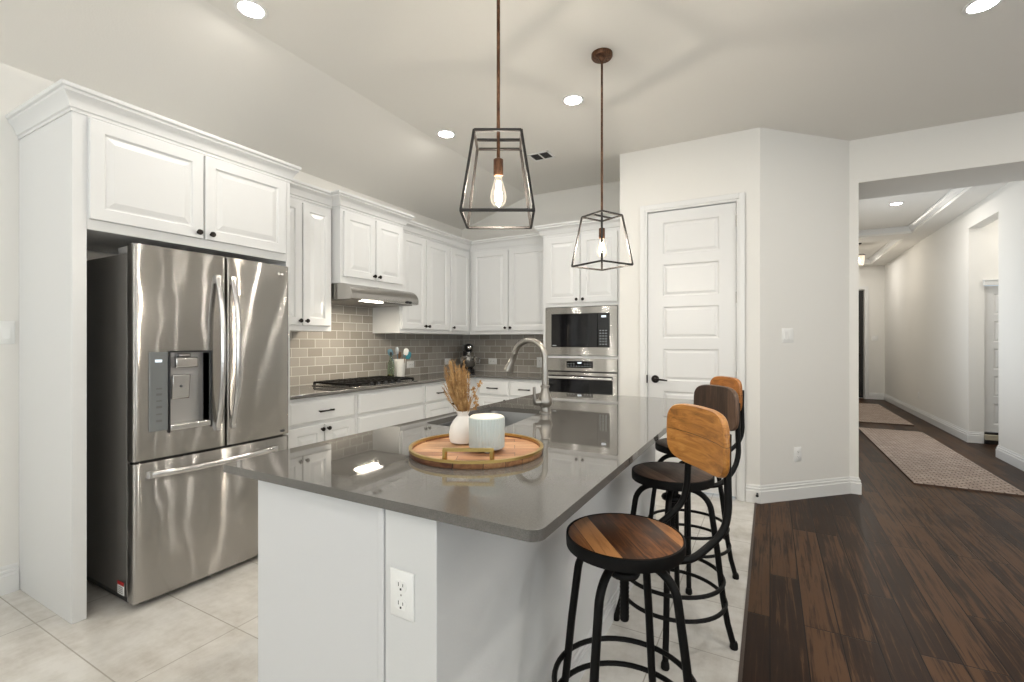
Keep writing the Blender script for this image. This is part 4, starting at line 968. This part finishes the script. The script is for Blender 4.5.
# a few pale open flower heads on the right side
for i in range(9):
    c = vb + V((0.036 + rnd.uniform(-0.012, 0.014), 0.02 + rnd.uniform(-0.02, 0.02), 0.118 + 0.0115 * i))
    ms.tube([vb + Z_ * 0.10 + V((0.01, 0, 0)), c], [0.0007, 0.0005], 4, cap=False)
    for k in range(22):
        d_ = V((rnd.gauss(0, 1), rnd.gauss(0, 1), rnd.gauss(0, 1))).normalized() * rnd.uniform(0.006, 0.012)
        sdv = d_.cross(V((0.5, -0.85, 0.1))).normalized() * 0.0016
        mp_.f([mp_.v(c), mp_.v(c + d_ * 0.6 + sdv), mp_.v(c + d_), mp_.v(c + d_ * 0.6 - sdv)])
o = link('stems', ms, M_STRAW, gr); o['kind'] = 'stuff'
o = link('plumes', mp_, M_STRAW, gr, smooth=False); o['kind'] = 'stuff'
# candle jar
cb_ = V((-0.803, 1.293, 0.9338))
cj = thing('candle_jar', 'pale blue ribbed ceramic candle jar with cream top on the tray', 'candle', cb_)
body = MB(); rr_ = []
for z, r in ((0.008, 0.050), (0.010, 0.054), (0.014, 0.0565), (0.104, 0.0575), (0.107, 0.0570), (0.108, 0.0545)):
    rr_.append([(cb_.x + (r + (0.0011 * math.cos(36 * q) if 0.011 < z < 0.106 else 0)) * math.cos(q), cb_.y + (r + (0.0011 * math.cos(36 * q) if 0.011 < z < 0.106 else 0)) * math.sin(q), cb_.z + z) for q in [2 * PI * k / 216 for k in range(216)]])
body.rings(rr_); link('jar', body, M_BLUE, cj, ang=1.2)
link('wax', MB().lathe([(0.0545, 0.104), (0.0545, 0.1095), (0.050, 0.112), (0, 0.1125)], cb_, Z_, 48), M_CREAM, cj)
for k in range(3):
    q = 2 * PI * k / 3 - 1.0
    link('foot', MB().lathe([(0.006, 0), (0.009, 0.003), (0.009, 0.008), (0.005, 0.011)], cb_ + V((0.036 * math.cos(q), 0.036 * math.sin(q), 0)), Z_, 14), M_CREAM, cj)

# ------------------------------------------------------------------ bar stools
def make_stool(seat_m, back_m, label, feet_rot=0.0, bz=0.985, br=0.235, bw=0.15):
    """seat centre at origin; the backrest stands on the +x side"""
    t = thing('bar_stool', label, 'bar stool', (0, 0, 0), 'industrial bar stools')
    R = 0.172; zt = 0.712
    link('seat', MB().lathe([(0.0, zt - 0.028), (R - 0.006, zt - 0.028), (R - 0.006, zt - 0.002), (R - 0.010, zt + 0.001), (0, zt + 0.001)], (0, 0, 0), Z_, 56, cap0=True), seat_m, t)
    link('seat_band', MB().lathe([(R - 0.0055, zt - 0.034), (R, zt - 0.034), (R + 0.001, zt - 0.016), (R, zt), (R - 0.005, zt + 0.002), (R - 0.0055, zt - 0.003), (R - 0.0055, zt - 0.034)], (0, 0, 0), Z_, 56, cap0=False, cap1=False), M_STOOLM, t)
    link('seat_plate', MB().box(-0.14, 0.14, -0.018, 0.018, zt - 0.040, zt - 0.030).box(-0.018, 0.018, -0.14, 0.14, zt - 0.040, zt - 0.030), M_STOOLM, t)
    link('screw_post', MB().lathe([(0.011, 0.455), (0.0135, 0.460)] + [(0.0142 if i % 2 else 0.0128, 0.464 + 0.006 * i) for i in range(20)] + [(0.026, 0.585), (0.026, 0.635), (0.05, 0.645), (0.05, 0.678)], (0, 0, 0), Z_, 14), M_STOOLM, t)
    for k in range(4):
        a = feet_rot + k * PI / 2; u = V((math.cos(a), math.sin(a), 0))
        pts = [u * 0.03 + Z_ * 0.644]
        for i in range(9):
            q = PI / 2 * i / 8 * 0.93
            pts.append(u * (0.068 + 0.092 * math.sin(q)) + Z_ * (0.644 - 0.092 * (1 - math.cos(q))))
        pts += [u * 0.182 + Z_ * 0.40, u * 0.205 + Z_ * 0.20, u * 0.222 + Z_ * 0.10, u * 0.245 + Z_ * 0.014]
        lg = link('leg', MB().tube(pts, 0.0125, 10), M_STOOLM, t)
        link('foot_cap', MB().lathe([(0.015, 0), (0.017, 0.004), (0.016, 0.02), (0.013, 0.03)], u * 0.246, Z_, 12), M_STOOLM, lg)
    link('footrest_ring', MB().torus((0, 0, 0.27), 0.208, 0.0085), M_STOOLM, t)
    link('footrest_ring', MB().torus((0, 0, 0.18), 0.216, 0.0085), M_STOOLM, t)
    link('post_hub', MB().torus((0, 0, 0.60), 0.034, 0.012, 20, 8), M_STOOLM, t)
    for s_ in (-1, 1):
        y = 0.102 * s_
        x0 = math.sqrt(0.170 ** 2 - (0.115) ** 2)
        pts = [(x0 - 0.03, 0.110 * s_, zt - 0.037), (x0 + 0.02, 0.114 * s_, zt - 0.034), (x0 + 0.062, 0.115 * s_, zt - 0.012), (br - 0.008, 0.115 * s_, zt + 0.035), (br + 0.012, 0.112 * s_, zt + 0.09), (br + 0.015, 0.107 * s_, zt + 0.16), (br + 0.017, y, zt + 0.24), (br + 0.018, y, bz + 0.03)]
        # smooth by Catmull-Rom
        P = [V(p) for p in pts]; out = []
        for i in range(len(P) - 1):
            a, b, c, d_ = P[max(i - 1, 0)], P[i], P[i + 1], P[min(i + 2, len(P) - 1)]
            for q in range(4):
                s2 = q / 4; out.append(0.5 * ((2 * b) + (c - a) * s2 + (2 * a - 5 * b + 4 * c - d_) * s2 ** 2 + (3 * b - a - 3 * c + d_) * s2 ** 3))
        out.append(P[-1])
        link('back_support', MB().tube(out, 0.0105, 10), M_STOOLM, t)
    # board: rounded, gently curved around the sitter
    W, H, T = bw, 0.096, 0.020; mb = MB()
    n = 40; outl = []
    for k in range(n):
        q = 2 * PI * k / n; cx, sy = math.cos(q), math.sin(q)
        outl.append((W * math.copysign(abs(cx) ** 0.50, cx), H * math.copysign(abs(sy) ** 0.50, sy)))
    curv = lambda y, x: br + x - 0.9 * y * y
    def ring(sc_, x): return [(curv(y * sc_, x), y * sc_, bz + z * (1 - (1 - sc_) * 1.0)) for y, z in outl]
    mb.rings([ring(0.3, -T / 2), ring(0.7, -T / 2), ring(0.965, -T / 2), ring(1.0, -T / 2 + 0.006), ring(1.0, T / 2 - 0.006), ring(0.965, T / 2), ring(0.7, T / 2), ring(0.3, T / 2)])
    link('backrest', mb, back_m, t)
    for s_ in (-1, 1):
        for zz in (-0.03, 0.03):
            pass
    return t
st1 = make_stool(M_SEAT1, M_BACK1, 'nearest bar stool, chestnut seat and honey wood backrest, by the island corner', math.radians(-10 - 38), 0.990, 0.25, 0.165)
st1.location = (-0.380, 1.388, 0); st1.rotation_euler = (0, 0, math.radians(38))
st2 = make_stool(M_SEAT2, M_BACK2, 'middle bar stool with dark brown seat and dark brown backrest', math.radians(4 - 42), 0.99)
st2.location = (-0.378, 2.153, 0); st2.rotation_euler = (0, 0, math.radians(42))
st3 = make_stool(M_SEAT2, M_BACK3, 'farthest bar stool, dark seat and amber wood backrest, nearest the pantry door', math.radians(10 - 36), 0.99, 0.245)
st3.location = (-0.405, 2.775, 0); st3.rotation_euler = (0, 0, math.radians(36))

# ------------------------------------------------------------------ pendants
def pendant(label, X, Y, yaw):
    t = thing('pendant_light', label, 'pendant light', (0, 0, 0), 'caged pendants over the island')
    zb, zt = 1.735, 2.028; a, b = 0.125, 0.083
    link('canopy', MB().lathe([(0.0, HC), (0.062, HC), (0.062, HC - 0.018), (0.056, HC - 0.026), (0.020, HC - 0.028), (0.012, HC - 0.045)], (0, 0, 0), Z_, 32), M_COPPER, t)
    for k in range(2): link('canopy_screw', MB().lathe([(0.006, 0), (0.005, 0.006), (0, 0.007)], (0.04 * (1 if k else -1), 0, HC - 0.026), -Z_, 10), M_COPPER, t)
    link('rod', MB().tube([(0, 0, zt - 0.10), (0, 0, HC - 0.03)], 0.0065, 12), M_COPPER, t)
    cg = MB(); wd = 0.0095
    bo = [(-a, -a, zb), (a, -a, zb), (a, a, zb), (-a, a, zb)]; to = [(-b, -b, zt), (b, -b, zt), (b, b, zt), (-b, b, zt)]
    for i in range(4):
        cg.bar(bo[i], bo[(i + 1) % 4], wd); cg.bar(to[i], to[(i + 1) % 4], wd); cg.bar(bo[i], to[i], wd)
    cg.bar((-b, 0, zt), (b, 0, zt), wd)
    link('cage', cg, M_CAGE, t, bevel=0.001, seg=1)
    zs0 = 1.955
    link('socket', MB().lathe([(0.010, zs0 + 0.004), (0.018, zs0), (0.018, zs0 - 0.056), (0.015, zs0 - 0.060)], (0, 0, 0), Z_, 20), M_COPPER, t)
    zz = zs0 - 0.058
    bl = link('bulb', MB().lathe([(0.012, zz), (0.013, zz - 0.010), (0.020, zz - 0.035), (0.028, zz - 0.062), (0.030, zz - 0.080), (0.027, zz - 0.098), (0.018, zz - 0.110), (0.0, zz - 0.114)], (0, 0, 0), Z_, 24), M_BULB, t)
    fl = MB()
    for k in range(5):
        q = 2 * PI * k / 5; fl.tube([(0.006 * math.cos(q), 0.006 * math.sin(q), zz - 0.022), (0.013 * math.cos(q + 0.4), 0.013 * math.sin(q + 0.4), zz - 0.092)], 0.0016, 6)
    link('filament', fl, M_FIL, bl)
    t.location = (X, Y, 0); t.rotation_euler = (0, 0, yaw)
    pl = bpy.data.lights.new('pendant_glow', 'POINT'); pl.energy = 26; pl.color = (1, 0.92, 0.80); pl.shadow_soft_size = 0.018
    po = bpy.data.objects.new('pendant_glow', pl); COL.objects.link(po); po.location = (X, Y, zz - 0.062)
    return t
pendant('caged bronze pendant hanging nearer the camera over the island', -0.878, 1.495, YAW)
pendant('caged bronze pendant hanging over the far end of the island', -0.874, 2.70, math.radians(17.9 + 45))

# ------------------------------------------------------------------ recessed lights
def can(label, x, y, z, power=None, group='recessed ceiling lights', r=0.078):
    t = thing('recessed_light', label, 'ceiling light', (x, y, z), group)
    link('trim_ring', MB().lathe([(r, z), (r, z - 0.004), (r - 0.006, z - 0.007), (r - 0.018, z - 0.005), (r - 0.020, z - 0.001)], (x, y, 0), Z_, 40, cap0=False, cap1=False), M_PLATE, t)
    link('lens', MB().lathe([(r - 0.0185, z - 0.0005), (r - 0.0185, z - 0.003), (0, z - 0.003)], (x, y, 0), Z_, 40), M_CAN, t)
    area('can_light', (x, y, z - 0.012), (0, 0, 0), 2 * r - 0.05, 2 * r - 0.05, power or CAN_W, WARM, PI, 'DISK')
    return t
can('recessed light near the refrigerator, at the top left of the ceiling', -2.333, 1.469, HC)
can('recessed light beside the sloped ceiling, over the range hood end', -2.333, 3.124, HC)
can('recessed light between the two pendants in the flat ceiling', -1.219, 3.116, HC)
can('recessed light at the right end of the room, before the hall', 0.943, 3.226, HC)
for x, y, pw in ((0.943, 1.2, 15), (-0.6, -0.6, None), (0.943, -1.3, None), (-2.333, -0.4, None), (2.2, 1.2, None), (2.1, 3.226, None), (3.3, 3.226, None), (3.3, 1.2, None)):  # unseen ceiling lights added for room light, island shadows and fridge streaks
    can('recessed light in the living room ceiling outside the view', x, y, HC, pw)
can('recessed light in the tray ceiling of the hallway', 1.44, 7.77, ht, 14)
can('recessed light in the second tray of the hallway ceiling', 1.44, 12.0, ht, 14)  # hidden from view, added to light the far hall

can('recessed light in the side passage ceiling off the hallway', 2.95, 7.55, 3.0, 9)  # hidden ceiling light added so the passage and its door are lit
# ceiling vent
vt = thing('ceiling_vent', 'white ceiling air vent with dark louvres behind the near pendant', 'vent', (-1.84, 3.91, HC))
vx0, vx1, vy0, vy1 = -1.945, -1.735, 3.825, 4.00
link('frame', MB().box(vx0, vx1, vy0, vy0 + 0.018, HC - 0.008, HC).box(vx0, vx1, vy1 - 0.018, vy1, HC - 0.008, HC).box(vx0, vx0 + 0.018, vy0, vy1, HC - 0.008, HC).box(vx1 - 0.018, vx1, vy0, vy1, HC - 0.008, HC)
     .box(-1.846, -1.834, vy0, vy1, HC - 0.008, HC), M_PLATE, vt, bevel=0.002)
link('cavity', MB().box(vx0 + 0.016, vx1 - 0.016, vy0 + 0.016, vy1 - 0.016, HC - 0.002, HC - 0.0005), M_VENT, vt)
lv = MB()
for i in range(7):
    yy = vy0 + 0.03 + i * 0.018; lv.extrude([(0, 0), (0.008, 0.004), (0.008, 0.005), (0, 0.001)], ((vx0 + 0.016, yy, HC - 0.007), (0, 1, 0), (0, 0, 1)), vx1 - vx0 - 0.032)
link('louvres', lv, mat('louvre_grey', (0.20, 0.20, 0.19), 0.6), vt)

# ------------------------------------------------------------------ switches and outlets
def plate(name, label, O, U, Nn, w_, h, kind, gangs=1, horizontal=False, group=None):
    """O is the plate centre on the wall"""
    O, U, Nn = V(O), V(U).normalized(), V(Nn).normalized()
    t = thing(name, label, 'outlet' if kind == 'outlet' else 'light switch', O, group)
    link('plate', MB().panel(O - U * w_ / 2 - Z_ * h / 2 + Nn * 0.0003, U, Z_, Nn, w_, h, [(0, 0), (0, 0.003), (0.004, 0.006)]), M_PLATE, t)
    fr_ = (lambda u, z, d: O + U * u + Z_ * z + Nn * d) if not horizontal else (lambda u, z, d: O + U * z + Z_ * u + Nn * d)
    def rect(mb, u0, u1, z0, z1, d0, d1):
        mb.rings([[fr_(u0, z0, d), fr_(u1, z0, d), fr_(u1, z1, d), fr_(u0, z1, d)] for d in (d0, d1)])
    if kind == 'outlet':
        for s_ in (-1, 1):
            c = 0.021 * s_; face = MB()
            ring = []
            for k in range(24):
                q = 2 * PI * k / 24; ring.append((0.0165 * math.cos(q), max(-0.0125, min(0.0125, 0.0165 * math.sin(q)))))
            face.rings([[fr_(u, c + z, d) for u, z in ring] for d in (0.0055, 0.0078)])
            fo = link('receptacle', face, M_PLATE, t)
            sl_ = MB(); rect(sl_, -0.0075, -0.0055, c - 0.001, c + 0.008, 0.0075, 0.0081); rect(sl_, 0.0055, 0.0075, c - 0.0005, c + 0.0065, 0.0075, 0.0081)
            rect(sl_, -0.0025, 0.0025, c - 0.0095, c - 0.0045, 0.0075, 0.0081)
            link('slots', sl_, M_SLOT, fo)
        sc_ = MB(); rect(sc_, -0.002, 0.002, -0.002, 0.002, 0.0058, 0.0068); link('screw', sc_, M_NICKEL, t)
    else:
        for g in range(gangs):
            u = (g - (gangs - 1) / 2) * 0.046
            r_ = MB(); r_.rings([[fr_(u + a, b, d) for a, b in ((-0.0165, -0.033), (0.0165, -0.033), (0.0165, 0.033), (-0.0165, 0.033))] for d in (0.0055, 0.0075)])
            r_.rings([[fr_(u - 0.0145, -0.031, 0.007), fr_(u + 0.0145, -0.031, 0.007), fr_(u + 0.0145, 0.031, 0.007), fr_(u - 0.0145, 0.031, 0.007)],
                      [fr_(u - 0.0145, -0.031, 0.0125), fr_(u + 0.0145, -0.031, 0.0125), fr_(u + 0.0145, 0.031, 0.0078), fr_(u - 0.0145, 0.031, 0.0078)]])
            link('rocker', r_, M_PLATE, t)
    return t
A45 = V((-0.07, 4.228, 0)); D45 = V((0.661, 0.651, 0)).normalized(); N45 = V((D45.y, -D45.x, 0))
plate('light_switch', 'double rocker light switch on the angled wall beside the pantry', A45 + D45 * 0.272 + Z_ * 1.333, D45, N45, 0.115, 0.118, 'switch', 2)
plate('wall_outlet', 'white outlet low on the angled wall beside the pantry', A45 + D45 * 0.375 + Z_ * 0.364, D45, N45, 0.074, 0.118, 'outlet')
plate('wall_outlet', 'white outlet on the near end of the island', (-0.742, 0.829, 0.703), X_, -Y_, 0.070, 0.108, 'outlet')
plate('light_switch', 'white light switch on the left wall, left of the refrigerator surround', (XL, 0.835, 1.331), -Y_, X_, 0.115, 0.118, 'switch', 2)
plate('wall_outlet', 'white outlet on the tiles right of the utensil crock', (XL + 0.008, 3.93, 1.035), -Y_, X_, 0.118, 0.074, 'outlet', horizontal=True)
plate('wall_outlet', 'white outlet on the left wall tiles near the corner mixer', (XL + 0.008, 4.60, 1.045), -Y_, X_, 0.118, 0.074, 'outlet', horizontal=True)
plate('wall_outlet', 'white outlet on the back tiles right of the stand mixer', (-2.965, YB - 0.008, 1.045), X_, -Y_, 0.118, 0.074, 'outlet', horizontal=True)
plate('wall_outlet', 'white outlet on the back tiles behind the faucet', (-2.33, YB - 0.008, 1.045), X_, -Y_, 0.074, 0.118, 'outlet')
plate('light_switch', 'white light switch on the far hall wall by the dark door', (2.045, 13.06, 1.36), X_, -Y_, 0.115, 0.118, 'switch', 2)
plate('wall_outlet', 'white outlet low on the right hallway wall', (2.22, 10.33, 0.37), Y_, -X_, 0.074, 0.118, 'outlet')
ds = thing('door_stop', 'small black tipped door stop on the baseboard by the pantry door', 'door stop', (-0.088, 4.212, 0.075))
link('stem', MB().lathe([(0.009, 0), (0.007, 0.004), (0.005, 0.05)], (-0.088, 4.212, 0.075), -Y_, 12), M_KNOB, ds)
link('tip', MB().lathe([(0.005, 0.046), (0.010, 0.048), (0.011, 0.058), (0, 0.061)], (-0.088, 4.212, 0.075), -Y_, 14), M_BLKPL, ds)

# ------------------------------------------------------------------ rugs
def rug(label, x0, x1, y0, y1):
    t = thing('woven_rug', label, 'rug', ((x0 + x1) / 2, (y0 + y1) / 2, 0), 'woven hall runners')
    link('weave', MB().box(x0 + 0.004, x1 - 0.004, y0 + 0.004, y1 - 0.004, 0.002, 0.016), M_RUG, t, smooth=False)
    link('backing', MB().box(x0, x1, y0, y1, 0.0004, 0.012), M_RUGE, t, smooth=False)
    return t
rug('long taupe woven runner rug on the wood floor at the hall entrance', 1.135, 1.875, 5.45, 8.56)
rug('second woven rug farther down the hall by the front door', 0.95, 1.925, 9.20, 11.95)

# ------------------------------------------------------------------ hall ceiling lamp
hl = thing('hall_lamp', 'small glass shaded semi-flush lamp at the far end of the hall', 'ceiling light', (1.40, 10.57, ht))
hx, hy = 1.40, 10.57
link('canopy', MB().lathe([(0, ht), (0.065, ht), (0.060, ht - 0.02), (0.012, ht - 0.03), (0.009, ht - 0.22)], (hx, hy, 0), Z_, 20), M_KNOB, hl)
sh = MB()
sh.lathe([(0.11, ht - 0.22), (0.115, ht - 0.23), (0.10, ht - 0.38), (0.09, ht - 0.40), (0.086, ht - 0.396), (0.108, ht - 0.23)], (hx, hy, 0), Z_, 8, cap0=False, cap1=False)
link('shade', sh, M_SHADE, hl, ang=0.3)
link('frame', MB().lathe([(0.118, ht - 0.215), (0.118, ht - 0.23), (0.0, ht - 0.225)], (hx, hy, 0), Z_, 8).lathe([(0.02, ht - 0.40), (0.012, ht - 0.43), (0, ht - 0.45)], (hx, hy, 0), Z_, 10), M_KNOB, hl)
link('bulb', MB().lathe([(0.0, ht - 0.25), (0.03, ht - 0.27), (0.035, ht - 0.31), (0.02, ht - 0.35), (0, ht - 0.355)], (hx, hy, 0), Z_, 14), M_HALLB, hl)
pl = bpy.data.lights.new('hall_lamp_glow', 'POINT'); pl.energy = 12; pl.color = (1, 0.92, 0.80); pl.shadow_soft_size = 0.05
po = bpy.data.objects.new('hall_lamp_glow', pl); COL.objects.link(po); po.location = (hx, hy, ht - 0.47)
